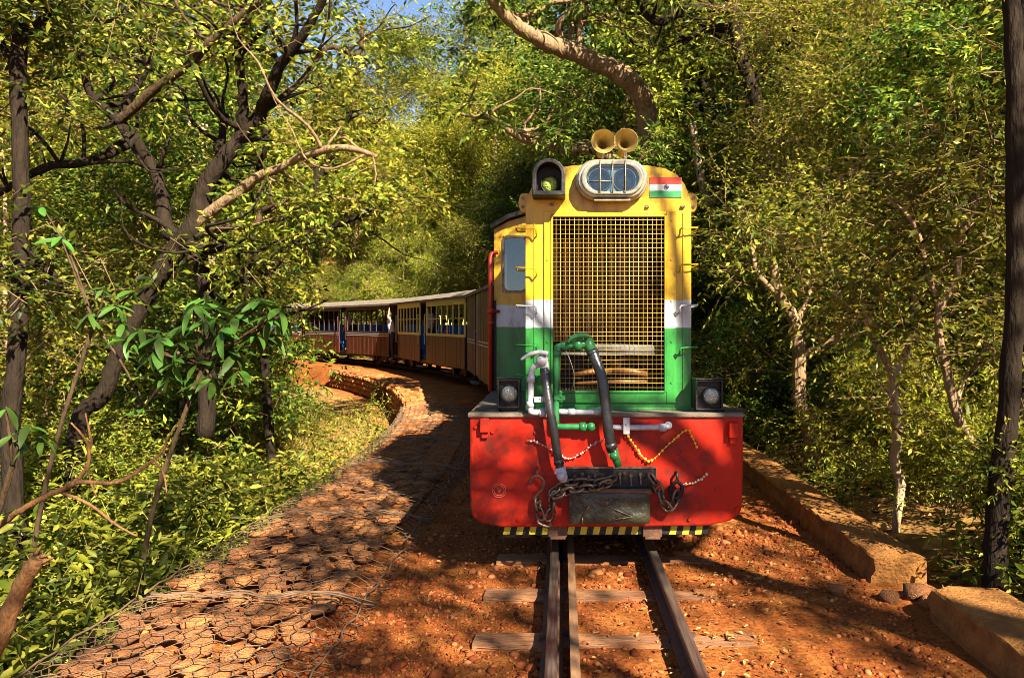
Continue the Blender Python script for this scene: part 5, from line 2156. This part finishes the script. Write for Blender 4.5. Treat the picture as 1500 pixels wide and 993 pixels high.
traced_tree('tree', 'big leaning tree behind the locomotive with a thick bare limb arching over to the left', 'tree',
            [(985, 560, 15, 27), (968, 400, 15, 20), (955, 260, 15, 18), (951, 200, 15, 16), (946, 165, 14.8, 16), (935, 133, 14.5, 15), (910, 110, 14.2, 15), (877, 93, 14, 14), (840, 77, 13.7, 13), (800, 63, 13.4, 12), (760, 40, 13, 10), (727, 7, 12.7, 9), (700, -40, 12.4, 7)],
            [[(840, 75, 13.7, 6), (822, 57, 13.6, 5.5), (819, 37, 13.5, 5), (838, 7, 13.4, 4.5), (813, 3, 13.3, 4), (773, 23, 13.2, 4), (743, 17, 13.1, 3), (720, 0, 13, 3)],
             [(850, 78, 13.7, 5), (849, 40, 13.7, 4), (852, 0, 13.7, 4), (850, -40, 13.7, 3)],
             [(935, 255, 15, 9), (868, 219, 14.8, 8), (833, 217, 14.5, 8), (790, 213, 14.2, 7), (750, 193, 13.8, 7), (723, 173, 13.5, 5), (700, 165, 13.3, 3)],
             [(838, 74, 13.7, 5), (836, 45, 13.8, 4), (845, 20, 13.9, 4), (870, -10, 14, 3)]],
            M['bark'], M['leaf_green'], [(700, -20, 13, 1.0), (780, -20, 13.5, .8), (860, -30, 13.5, .9), (680, 80, 13, .5), (720, 150, 13.5, .5), (950, 225, 14, .35), (975, 215, 14, .35), (935, 240, 14, .3), (960, 205, 14.2, .25)], long=4, extra=3, leaf=.13, seed=8)
traced_tree('tree', 'dark winding tree right of the horns with a loop of branches at the top edge', 'tree',
            [(1140, 560, 13, 11), (1132, 400, 13, 11), (1127, 250, 13, 10), (1112, 225, 13, 10), (1107, 200, 13, 10), (1110, 160, 13, 10), (1100, 127, 13, 10), (1083, 77, 13, 9), (1077, 40, 13, 9), (1070, 0, 13, 9), (1060, -60, 13, 8)],
            [[(1076, 15, 13, 9), (1033, 13, 12.8, 9), (990, 20, 12.6, 8), (970, 33, 12.5, 6), (947, 23, 12.4, 5), (936, 0, 12.3, 5), (925, -40, 12.2, 4)],
             [(985, 22, 12.6, 5), (992, 5, 12.6, 5), (1000, -30, 12.6, 4)], [(1105, 120, 13, 5), (1140, 80, 13, 4), (1170, 30, 13, 4), (1180, -20, 13, 3)],
             [(1080, 40, 13, 5), (1050, 40, 13.2, 5), (1020, 50, 13.4, 4), (1000, 65, 13.5, 3)]],
            M['bark_shaded'], M['leaf_green'], [(930, -30, 12.5, .8), (1040, -40, 13, .9), (1150, -10, 13, .9), (1190, 60, 13, .8), (1150, 120, 13.5, .6)], long=6, extra=3, leaf=.12, seed=9)
traced_tree('tree', 'leaning forked sapling right of the horns with branches rising to the upper left', 'tree',
            [(1110, 500, 17, 9), (1100, 330, 17, 9), (1075, 230, 17, 9), (1057, 193, 17, 8), (1040, 165, 17, 7)],
            [[(1043, 168, 17, 7), (1033, 160, 17, 6), (1000, 147, 16.8, 5), (975, 140, 16.6, 3)], [(1042, 165, 17, 6), (1027, 147, 17, 5), (990, 113, 16.8, 4.5), (957, 80, 16.6, 4), (913, 50, 16.4, 3), (900, 20, 16.2, 2)],
             [(1045, 160, 17, 7), (1040, 140, 17, 7), (1023, 117, 17.2, 6), (997, 107, 17.4, 4), (985, 95, 17.5, 3)]],
            M['bark_shaded'], M['leaf_yellow'], [(960, 120, 17, .7), (910, 30, 16.5, .8), (980, 170, 17, .5)], long=6, extra=3, leaf=.13, seed=10)
traced_tree('tree', 'tall pale trunk standing on bare roots in the soil just right of the cab', 'tree',
            [(1072, 548, 16, 12), (1068, 517, 16, 9), (1068, 467, 16, 8.5), (1070, 417, 16, 8.5), (1067, 367, 16, 8), (1060, 333, 16, 8), (1037, 300, 16, 7), (1024, 240, 16, 6), (1015, 180, 16, 5)],
            [[(1072, 545, 16, 6), (1052, 556, 15.7, 4), (1040, 560, 15.5, 2)], [(1072, 545, 16, 6), (1090, 556, 15.7, 4), (1100, 566, 15.5, 2)], [(1062, 340, 16, 6), (1045, 345, 16.2, 8), (1035, 370, 16.3, 6), (1030, 420, 16.4, 4)],
             [(1040, 303, 16, 5), (1075, 250, 16, 4), (1085, 200, 16, 3)]],
            M['bark_pale'], M['leaf_green'], [(1015, 170, 16, .7), (1085, 190, 16, .7), (1040, 240, 16.4, .5)], extra=1, leaf=.12, seed=12)
traced_tree('tree', 'stout mossy stem rising behind the long parapet wall near the box lamp', 'tree',
            [(1190, 640, 8.6, 13), (1174, 600, 8.6, 11), (1170, 567, 8.6, 10), (1170, 513, 8.6, 10), (1163, 467, 8.6, 9), (1143, 435, 8.6, 8), (1130, 380, 8.6, 6)],
            [[(1165, 470, 8.6, 6), (1185, 440, 8.7, 5), (1190, 400, 8.8, 4), (1210, 340, 9, 3)], [(1172, 520, 8.6, 6), (1220, 500, 8.5, 6), (1250, 470, 8.4, 5), (1270, 420, 8.3, 4)], [(1143, 435, 8.6, 5), (1110, 400, 8.6, 4), (1100, 350, 8.7, 3)]],
            M['bark'], M['leaf'], [(1130, 330, 8.8, .5), (1210, 320, 9, .5), (1270, 380, 8.5, .4), (1160, 380, 9, .4)], extra=5, leaf=.085, seed=13)
traced_tree('tree', 'smooth pale sunlit sapling with a short fork, right of the long parapet wall', 'tree',
            [(1313, 760, 6.3, 6), (1320, 710, 6.3, 7), (1310, 674, 6.3, 7), (1316, 625, 6.3, 7.5), (1309, 590, 6.3, 7.5), (1309, 545, 6.3, 8)],
            [[(1308, 548, 6.3, 6.5), (1292, 518, 6.3, 5), (1275, 490, 6.3, 4), (1262, 440, 6.3, 3)], [(1310, 548, 6.3, 7), (1322, 527, 6.3, 6), (1335, 495, 6.3, 5), (1338, 440, 6.3, 4), (1352, 380, 6.4, 3), (1350, 300, 6.5, 3)],
             [(1338, 450, 6.3, 3.5), (1380, 400, 6.2, 3), (1400, 330, 6.2, 2.5)]],
            M['bark_pale'], M['leaf_yellow'], [(1260, 400, 6.4, .4), (1350, 260, 6.6, .5), (1410, 290, 6.3, .4), (1310, 330, 6.8, .4)], extra=5, leaf=.075, seed=14)
traced_tree('tree', 'crooked thin stem bending right, between the pale sapling and the dark right edge trunk', 'tree',
            [(1462, 790, 5.5, 8), (1455, 734, 5.5, 8), (1447, 686, 5.5, 8), (1419, 641, 5.5, 7), (1400, 600, 5.5, 7), (1391, 560, 5.5, 7), (1385, 533, 5.5, 6), (1376, 495, 5.5, 6), (1377, 450, 5.5, 5), (1400, 410, 5.5, 5), (1408, 330, 5.5, 4)],
            [[(1377, 455, 5.5, 4), (1360, 400, 5.5, 3.5), (1340, 330, 5.6, 3), (1300, 290, 5.7, 2)], [(1400, 600, 5.5, 5), (1410, 560, 5.5, 4), (1440, 520, 5.5, 3), (1450, 440, 5.5, 2)], [(1405, 350, 5.5, 3.5), (1430, 300, 5.5, 3), (1440, 230, 5.5, 2)]],
            M['bark'], M['leaf'], [(1300, 250, 5.8, .4), (1410, 250, 5.6, .4), (1450, 180, 5.6, .4), (1460, 400, 5.6, .35)], extra=5, leaf=.075, seed=15)
traced_tree('tree', 'very dark trunk in shade at the right edge beside the short parapet block', 'tree',
            [(1452, 905, 4.6, 19), (1458, 820, 4.6, 17), (1464, 714, 4.6, 16), (1478, 593, 4.6, 15), (1488, 400, 4.6, 14), (1488, 200, 4.6, 14), (1482, 0, 4.6, 13), (1470, -300, 4.6, 11), (1450, -520, 4.6, 8)],
            [[(1485, 40, 4.6, 7), (1450, -80, 4.8, 6), (1380, -220, 5.2, 5), (1300, -330, 5.6, 4)], [(1484, -60, 4.6, 7), (1540, -200, 4.4, 6), (1600, -330, 4.2, 4)], [(1470, -300, 4.6, 7), (1400, -420, 4.2, 5), (1300, -520, 3.8, 4)]],
            M['bark_shaded'], M['leaf'], [(1300, -350, 5.6, .5), (1480, -480, 4.6, .6), (1230, -480, 4.6, .5)], extra=1, leaf=.09, seed=16)
traced_tree('tree', 'thicker dark trunk half cut off by the right edge, in deep shade', 'tree',
            [(1512, 800, 5.3, 24), (1506, 600, 5.3, 22), (1508, 300, 5.3, 21), (1506, 0, 5.3, 20), (1500, -300, 5.3, 15)],
            [[(1506, -80, 5.3, 8), (1540, -240, 5.6, 6), (1560, -420, 6, 4)], [(1500, -280, 5.3, 8), (1430, -420, 5.8, 6), (1340, -500, 6.4, 4)]],
            M['bark_shaded'], M['leaf'], [(1560, -420, 6, .7), (1460, 60, 5.8, .4), (1420, 120, 6, .4)], extra=2, leaf=.09, seed=17)

# dead branch and stump in the left foreground
t = thing('dead_branch', 'bare orange brown branch forking over the undergrowth at the lower left', 'dead branch', tuple(P(24, 752, 4.2)))
for tr in ([(-30, 790, 4.3, 6.5), (24, 752, 4.2, 6.5), (60, 730, 4.2, 6), (89, 718, 4.2, 6), (117, 706, 4.15, 5), (173, 706, 4.1, 4), (213, 682, 4.1, 3.5), (238, 661, 4.1, 3), (246, 641, 4.1, 2), (268, 610, 4.1, 1.2)],
           [(100, 714, 4.18, 5), (117, 698, 4.2, 4.5), (129, 682, 4.2, 4), (130, 653, 4.2, 3.5), (118, 635, 4.2, 2.5), (104, 619, 4.2, 1.4)], [(131, 655, 4.2, 4), (134, 646, 4.2, 2.5), (125, 605, 4.2, 1.5)],
           [(92, 722, 4.2, 3.5), (130, 738, 4.1, 3), (170, 768, 4.0, 2.5), (200, 785, 4, 1.5)], [(225, 672, 4.1, 2.5), (240, 695, 4.05, 2), (244, 722, 4, 1.3)], [(129, 690, 4.2, 2), (136, 715, 4.1, 1.5), (142, 728, 4.1, 1)]):
    mb = MB()
    p, r = smooth_pts([(a_, b_ * .72) for a_, b_ in to_limb(tr)], 5, .12)
    mb.tube(p, r, 8)
    part('branch', mb, M['deadwood'], t)
t = thing('dead_stump', 'broken sunlit stump leaning in from the left edge at the bottom', 'stump', tuple(P(-20, 985, 3.2)))
mb = MB()
p, r = smooth_pts(to_limb([(-70, 1080, 3.2, 17), (-20, 975, 3.2, 14), (2, 927, 3.2, 13), (24, 871, 3.2, 12), (44, 835, 3.2, 12), (56, 816, 3.2, 10)]), 5, .09)
mb.tube(p, r, 10)
part('trunk', mb, M['deadwood'], t)
mb = MB()
for (a, b, c_, d_) in ((50, 818, 72, 812), (58, 826, 78, 816), (52, 812, 60, 800)):
    mb.tube([P(a, b, 3.2), P(c_, d_, 3.2)], [.012, .004], 5)
part('splinter', mb, M['deadwood'], t, stuff=True)


# broad leaved shrub in the left middle ground, every leaf its own part
def broad_leaf_mesh(L_=.17, w=.052, curl=.22):
    vs, fs = [], []
    n = 6
    for i in range(n + 1):
        u = i / n
        ww = w * .5 * (math.sin(math.pi * min(1, u * .96 + .04)) ** .75) * (1 if u < .999 else 0)
        z = -curl * L_ * u * u
        vs += [(L_ * u, -ww, z + ww * .30), (L_ * u, 0, z), (L_ * u, ww, z + ww * .30)]
    for i in range(n):
        a = i * 3
        fs += [(a, a + 3, a + 4, a + 1), (a + 1, a + 4, a + 5, a + 2)]
    me = bpy.data.meshes.new('leaf')
    me.from_pydata(vs, [], fs)
    me.polygons.foreach_set('use_smooth', [True] * len(fs))
    me.materials.append(M['leaf_big'])
    return me


BIG = [broad_leaf_mesh(.175, .056, .12), broad_leaf_mesh(.13, .040, .5), broad_leaf_mesh(.20, .054, .36)]


def broad_shrub(name, label, base, whorls, Y, kmin=6, kmax=9, size=1.0):
    b = P(base[0], base[1], Y)
    gz = tz(b.x, b.y) - .05
    t = thing(name, label, 'shrub', (b.x, b.y, gz))
    cen = sum((P(w[0], w[1], Y + w[2]) for w in whorls), Vector()) / len(whorls)
    hub = cen - Vector((.05, 0, .20))
    mb = MB()
    p, r = smooth_pts([(Vector((b.x, b.y, gz)), .022), (Vector((b.x, b.y, gz)).lerp(hub, .5) + Vector((-.12, .08, .1)), .018), (hub, .014)], 6, .06)
    mb.tube(p, r, 8)
    part('stem', mb, M['bark_brown'], t)
    for (px, py, dY) in whorls:
        c = P(px, py, Y + dY)
        mb = MB()
        p, r = smooth_pts([(hub, .010), (hub.lerp(c, .55) + Vector((rnd.uniform(-.05, .05), rnd.uniform(-.05, .05), .0)), .008), (c, .005)], 5, .05)
        mb.tube(p, r, 6)
        part('twig', mb, M['bark_brown'], t)
        k = rnd.randint(kmin, kmax)
        a0 = rnd.uniform(0, 6.28)
        tilt = Euler_rand(.35)
        for i in range(k):
            o = bpy.data.objects.new('leaf', BIG[rnd.randrange(3)])
            COL.objects.link(o)
            o.parent = t
            o.location = c + Vector((0, 0, rnd.uniform(-.03, .02))) - Vector(t.location)
            m3 = tilt @ Matrix.Rotation(a0 + 6.283 * i / k + rnd.uniform(-.25, .25), 3, 'Z') @ Matrix.Rotation(rnd.uniform(-.15, .75), 3, 'Y') @ Matrix.Rotation(rnd.uniform(-.4, .4), 3, 'X')
            o.rotation_euler = m3.to_euler()
            o.scale = (size * rnd.uniform(.75, 1.15),) * 3
    return t


def Euler_rand(a):
    return Matrix.Rotation(rnd.uniform(-a, a), 3, 'X') @ Matrix.Rotation(rnd.uniform(-a, a), 3, 'Y')


broad_shrub('broad_leaf_shrub', 'broad glossy leaved shrub with whorled leaves standing out left of the coaches', (185, 760),
            [(285, 445, 0), (318, 452, .1), (345, 462, 0), (392, 468, -.1), (412, 468, .1), (232, 492, 0), (262, 505, -.1), (300, 498, .1), (330, 508, 0), (255, 530, -.1),
             (288, 528, 0), (322, 535, .1), (345, 522, 0), (205, 485, 0), (375, 490, 0), (240, 520, .1), (400, 490, .1), (185, 495, 0), (300, 470, 0), (360, 445, .1), (275, 545, .1), (310, 555, 0), (380, 440, 0), (225, 515, 0), (265, 478, .2), (325, 485, -.1), (350, 540, 0), (245, 550, 0), (410, 455, 0), (300, 440, .2)], 5.2, size=1.0)
broad_shrub('broad_leaf_shrub', 'broad leaved seedling with a few large leaves at the left edge, mid height', (-60, 760), [(18, 640, 0), (42, 625, 0), (8, 600, 0), (60, 640, .1)], 4.0, 4, 6, .75)
broad_shrub('broad_leaf_shrub', 'dark large leaved sapling left of the main broad leaved shrub', (20, 700), [(150, 420, 0), (170, 450, 0), (195, 430, .2), (130, 460, 0), (210, 600, 0), (180, 470, 0), (60, 300, .3), (90, 350, .2)], 5.6, 4, 6, .85)

# ---------------------------------------------------------------- the forest: prototypes and copies
G = np.random.default_rng(21)
grp_t, grp_u, grp_b = 'background forest trees', 'understorey trees of the forest', 'leafy bushes of the forest floor'
lab_t = ('background forest tree with a yellow green crown on a grey trunk', 'background forest tree with an olive crown on a pale trunk', 'background forest tree with a darker green crown', 'shorter background forest tree with a yellow crown on a thin trunk')
lab_u = ('slender understorey tree with olive leaves from near the ground up', 'slender understorey tree with small yellow green leaves on a pale stem', 'slender understorey tree with larger green leaves')
lab_b = ('low bush with olive leaves in the forest undergrowth', 'low bush with yellow green leaves in the forest undergrowth', 'low bush with dark green leaves in the forest undergrowth')
trees = [make_tree('forest_tree', lab_t[i], 'tree', np.random.default_rng(31 + i), H_, r_, 9, 4, 3.4, 44, 9, .15, M['bark_pale'] if i == 1 else M['bark'],
                   [M['leaf_yellow'], M['leaf'], M['leaf_green'], M['leaf_yellow']][i], grp_t, cr=.95, start=.30, lean=.10) for i, (H_, r_) in enumerate(((11, .17), (13, .20), (12, .16), (10, .15)))]
under = [make_tree('understorey_tree', lab_u[i], 'tree', np.random.default_rng(51 + i), H_, .05, 10, 4, 1.7, (27, 42, 22)[i], 9, (.085, .06, .11)[i], M['bark_pale'] if i % 2 else M['bark'],
                   [M['leaf'], M['leaf_yellow'], M['leaf_green']][i], grp_u, cr=.55, start=.10, lean=.16) for i, H_ in enumerate((4.6, 5.4, 6.2))]
bush = [make_tree('bush', lab_b[i], 'bush', np.random.default_rng(71 + i), H_, .025, 7, 3, .9, 22, 8, .075, M['bark'],
                  [M['leaf'], M['leaf_yellow'], M['leaf_green']][i], grp_b, cr=.34, start=.06, lean=.2) for i, H_ in enumerate((1.1, 1.5, 2.0))]
used = {}


def put(protos, i, x, y, sc_, z=None):
    pr = protos[i]
    rz = G.uniform(0, 6.28)
    zz = tz(x, y) - .06 if z is None else z
    if pr.name not in used:
        used[pr.name] = 1
        pr.location = (x, y, zz)
        pr.rotation_euler = (0, 0, rz)
        pr.scale = (sc_,) * 3
        return pr
    return dup(pr, (x, y, zz), rz, pr['label'], sc_)


def from_off(s, y):
    """a point at offset s from the centre line; y is the position along (straight, then arc)"""
    p = arc_pt(y - Y0, s)
    return p.x, p.y


def in_view(x, y, m=140):
    if y < 2:
        return False
    px = VX + (x - CX) * F / y
    return -m < px < 1500 + m


def clear(x, y, z0, rad_):
    """would a plant of this radius, foliage from z0 up, hide the train?"""
    if y < 2.5:
        return True
    s = float(off(x, y))
    pxl, pxr = VX + (x - rad_ - CX) * F / y, VX + (x + rad_ - CX) * F / y
    if s > 0:
        return s - rad_ > 2.05 if y < 13 else s > 2.6
    if s > -3.0:
        return False
    # in front of the coaches: keep the window 430..740 px open below the roofs
    return pxr < 425


def ok_tree(x, y, rad_, z0):
    """tall trees: the crown may hang over the train, but not in front of it"""
    s = float(off(x, y))
    if abs(s) < 2.6:
        return False
    if y < 2.5:
        return True
    px = VX + (x - CX) * F / y
    if s < 0 and px > 395:
        return False
    if s < 0 and px + rad_ * F / y > 425 and CZ + 1.0 * y * 40 / F > z0:
        return VY - (z0 - CZ) * F / y < 400
    return True


# trees behind the train and on the right hand bank
n = 0
pts_t = []
for _ in range(2500):
    y = G.uniform(7, 62)
    x = G.uniform(-60, 45)
    s = float(off(x, y))
    if not in_view(x, y, 250) or (s > -8 and s < 4.5) or not ok_tree(x, y, 2.6, 3.5):
        continue
    if s < 0 and y < 16:
        continue
    lx, ly = x - .6 * 5.5, y + .94 * 5.5
    if -3.5 < float(off(lx, ly)) < 2 and 15 < ly < 33:
        continue
    if s > 0 and y < 14:
        continue
    if any((x - a) ** 2 + (y - b) ** 2 < (2.6 + .03 * y) ** 2 for a, b in pts_t):
        continue
    pts_t.append((x, y))
    if len(pts_t) > 120:
        break
for (x, y) in pts_t:
    put(trees, int(G.integers(0, 4)), x, y, G.uniform(.8, 1.2) * (1 + .004 * y))

# understorey
pts_u = []
for _ in range(6000):
    y = G.uniform(5.0, 48)
    x = G.uniform(-40, 26)
    s = float(off(x, y))
    if not in_view(x, y, 160):
        continue
    if s > 0:
        if s < 3.0 or y < 7.4 or (y < 9.6 and px_of(x, y, 1)[0] < 1330):
            continue
    else:
        if s > -5.2 or y < 11.5 or not clear(x, y, 0, 1.5):
            continue
    if any((x - a) ** 2 + (y - b) ** 2 < (1.15 + .024 * y) ** 2 for a, b in pts_u):
        continue
    pts_u.append((x, y))
    if len(pts_u) > 210:
        break
for (x, y) in pts_u:
    put(under, int(G.integers(0, 3)), x, y, G.uniform(.75, 1.25))

# bushes
pts_b = []
for _ in range(4000):
    y = G.uniform(3.6, 26)
    x = G.uniform(-20, 16)
    s = float(off(x, y))
    if not in_view(x, y, 120):
        continue
    if s > 0:
        if s < 2.6 or y < 4.6:
            continue
    elif s > -4.1 or y < 7.5 or (s > -6 and y < 12) or not clear(x, y, 0, .6):
        continue
    if any((x - a) ** 2 + (y - b) ** 2 < (.75 + .03 * y) ** 2 for a, b in pts_b):
        continue
    pts_b.append((x, y))
    if len(pts_b) > 240:
        break
for (x, y) in pts_b:
    k = G.uniform(.6, 1.15) if y > 9 else G.uniform(.45, .75)
    put(bush, int(G.integers(0, 3)), x, y, k)

# unseen trees added beside and behind the camera to dapple the track
def shade_tree(label, base, crown_c, size, ncl, seed, per=17, rr_=(.22, .45)):
    """an unseen tree added for its shade, with gaps in the crown for dapples"""
    g = np.random.default_rng(seed)
    b = Vector((base[0], base[1], tz(*base) - .1))
    c = Vector(crown_c)
    t = thing('added_shade_tree', label, 'tree', tuple(b))
    top = Vector((b.x * .6 + c.x * .4, b.y * .6 + c.y * .4, c.z * .75))
    mb = MB()
    p, r = smooth_pts([(b, .17), (b.lerp(top, .5) + Vector((.15, .1, 0)), .14), (top, .11)], 6, .07)
    mb.tube(p, r, 10)
    part('trunk', mb, M['bark'], t)
    cl = []
    for i in range(ncl):
        q = c + Vector((g.uniform(-1, 1) * size[0], g.uniform(-1, 1) * size[1], g.uniform(-1, 1) * size[2]))
        cl.append((*q, g.uniform(*rr_)))
        if i % 4 == 0:
            mb = MB()
            m_ = top.lerp(q, .5) + Vector((g.normal() * .3, g.normal() * .3, .25))
            p, r = smooth_pts([(top, .055), (m_, .035), (q, .012)], 4, .07)
            mb.tube(p, r, 6)
            part('branch', mb, M['bark'], t)
    o = link('crown', leaf_mesh('crown', *clump_sprays(np.array(cl), per, 9, .30, .11, g), M['leaf']), t)
    o['kind'] = 'stuff'


shade_tree('unseen tree added beside the camera on the right to dapple the track with shade', (4.8, -.6), (3.8, -.9, 7.3), (2.8, 2.3, .9), 84, 61, 13)
shade_tree('unseen tree added behind the camera on the right to shade the foreground', (5.6, -5.6), (5.7, -4.7, 7.2), (2.8, 2.0, .9), 88, 62, 11, (.15, .34))
shade_tree('unseen tree added behind the camera on the left to shade the lower left corner', (-3.4, -5.6), (1.0, -4.9, 7.2), (1.3, 1.8, .7), 64, 63, 12, (.2, .4))


# ground cover: leafy undergrowth that nobody could count
def undergrowth(name, label, n, region, leaf, nleaf, m, seed, hmax):
    g = np.random.default_rng(seed)
    o = []
    pts = region(g, n)
    x, y = pts[:, 0], pts[:, 1]
    dens = vnoise(x, y, 1.7, seed) + .6 * vnoise(x, y, 4.3, seed) + g.uniform(-.5, .5, len(x)) > -.2
    x, y = x[dens], y[dens]
    z = ter(x, y)
    h = g.uniform(0, 1, len(x)) ** 1.2 * hmax * (0.6 + .6 * vnoise(x, y, 1.6, seed + 3))
    org = np.stack([x, y, z + np.clip(h, .02, None)], -1)
    d = np.stack([g.normal(size=len(x)), g.normal(size=len(x)), np.abs(g.normal(size=len(x))) * .8 + .25], -1)
    TW.clear()
    me = leaf_mesh(name, *sprays(org, d, nleaf, .22, leaf * g.uniform(.65, 1.45, len(org))[:, None], g, .3), m, fine=True)
    ob = link(name, me)
    tag(ob, label, 'undergrowth', kind='stuff')
    tm = twig_mesh(.003, 3)
    tm.materials.append(M['drygrass'])
    st = link('stems', tm, ob)
    st['kind'] = 'stuff'
    return ob


def reg_left(g, n):
    y = 2.8 + g.uniform(0, 1, n) ** 1.3 * 19
    s = -2.85 - g.uniform(0, 1, n) ** 1.1 * 8.5
    # thin out towards the bare bank below the bend
    keep = ~((y > 11) & (s > -5.0) & (g.uniform(0, 1, n) < .75))
    y, s = y[keep], s[keep]
    return np.array([from_off(a, b) for a, b in zip(s, y)])


def reg_corner(g, n):
    y = 2.6 + g.uniform(0, 1, n) * 7.5
    s = -3.0 - g.uniform(0, 1, n) ** 1.0 * 5
    return np.array([from_off(a, b) for a, b in zip(s, y)])


def reg_right(g, n):
    y = 3.0 + g.uniform(0, 1, n) ** 1.2 * 20
    s = 2.22 + g.uniform(0, 1, n) ** 1.1 * 7
    return np.array([from_off(a, b) for a, b in zip(s, y)])


def reg_far(g, n):
    y = g.uniform(12, 46, n)
    s = 2.2 + g.uniform(0, 1, n) * 6
    return np.array([from_off(a, b) for a, b in zip(s, y)])


undergrowth('undergrowth', 'sunlit yellow green leafy undergrowth filling the gully left of the stone baskets', 24000, reg_left, .07, 7, M['leaf_under'], 5, .8)
undergrowth('undergrowth', 'taller leafy shoots in the gully at the lower left corner', 9000, reg_corner, .085, 7, M['leaf_under'], 15, 1.3)
undergrowth('undergrowth', 'dark leafy undergrowth behind the parapet walls on the right', 14000, reg_right, .075, 7, M['leaf'], 6, .5)
undergrowth('undergrowth', 'leafy undergrowth on the bank behind the coaches', 7000, reg_far, .12, 7, M['leaf'], 8, 1.1)


def grass():
    g = np.random.default_rng(9)
    n = 9000
    y = 7 + g.uniform(0, 1, n) * 16
    s = -2.9 - g.uniform(0, 1, n) * 3.2
    p = np.array([from_off(a, b) for a, b in zip(s, y)])
    x, y = p[:, 0], p[:, 1]
    k = vnoise(x, y, 1.4, 8) + g.uniform(-.7, .7, n) > -.1
    x, y = x[k], y[k]
    n = len(x)
    c = np.stack([x, y, ter(x, y) - .01], -1)
    ax = np.stack([g.normal(size=n) * .5, g.normal(size=n) * .5, np.ones(n)], -1)
    nr = np.stack([g.normal(size=n), g.normal(size=n), g.normal(size=n) * .2], -1)
    ln = g.uniform(.08, .28, n)
    o = link('dry_grass', leaf_mesh('dry_grass', c, ax, nr, ln, ln * 0 + .012, M['drygrass']))
    tag(o, 'dry yellow grass tufts on the sunny bank below the curving stone wall', 'grass', kind='stuff')


grass()
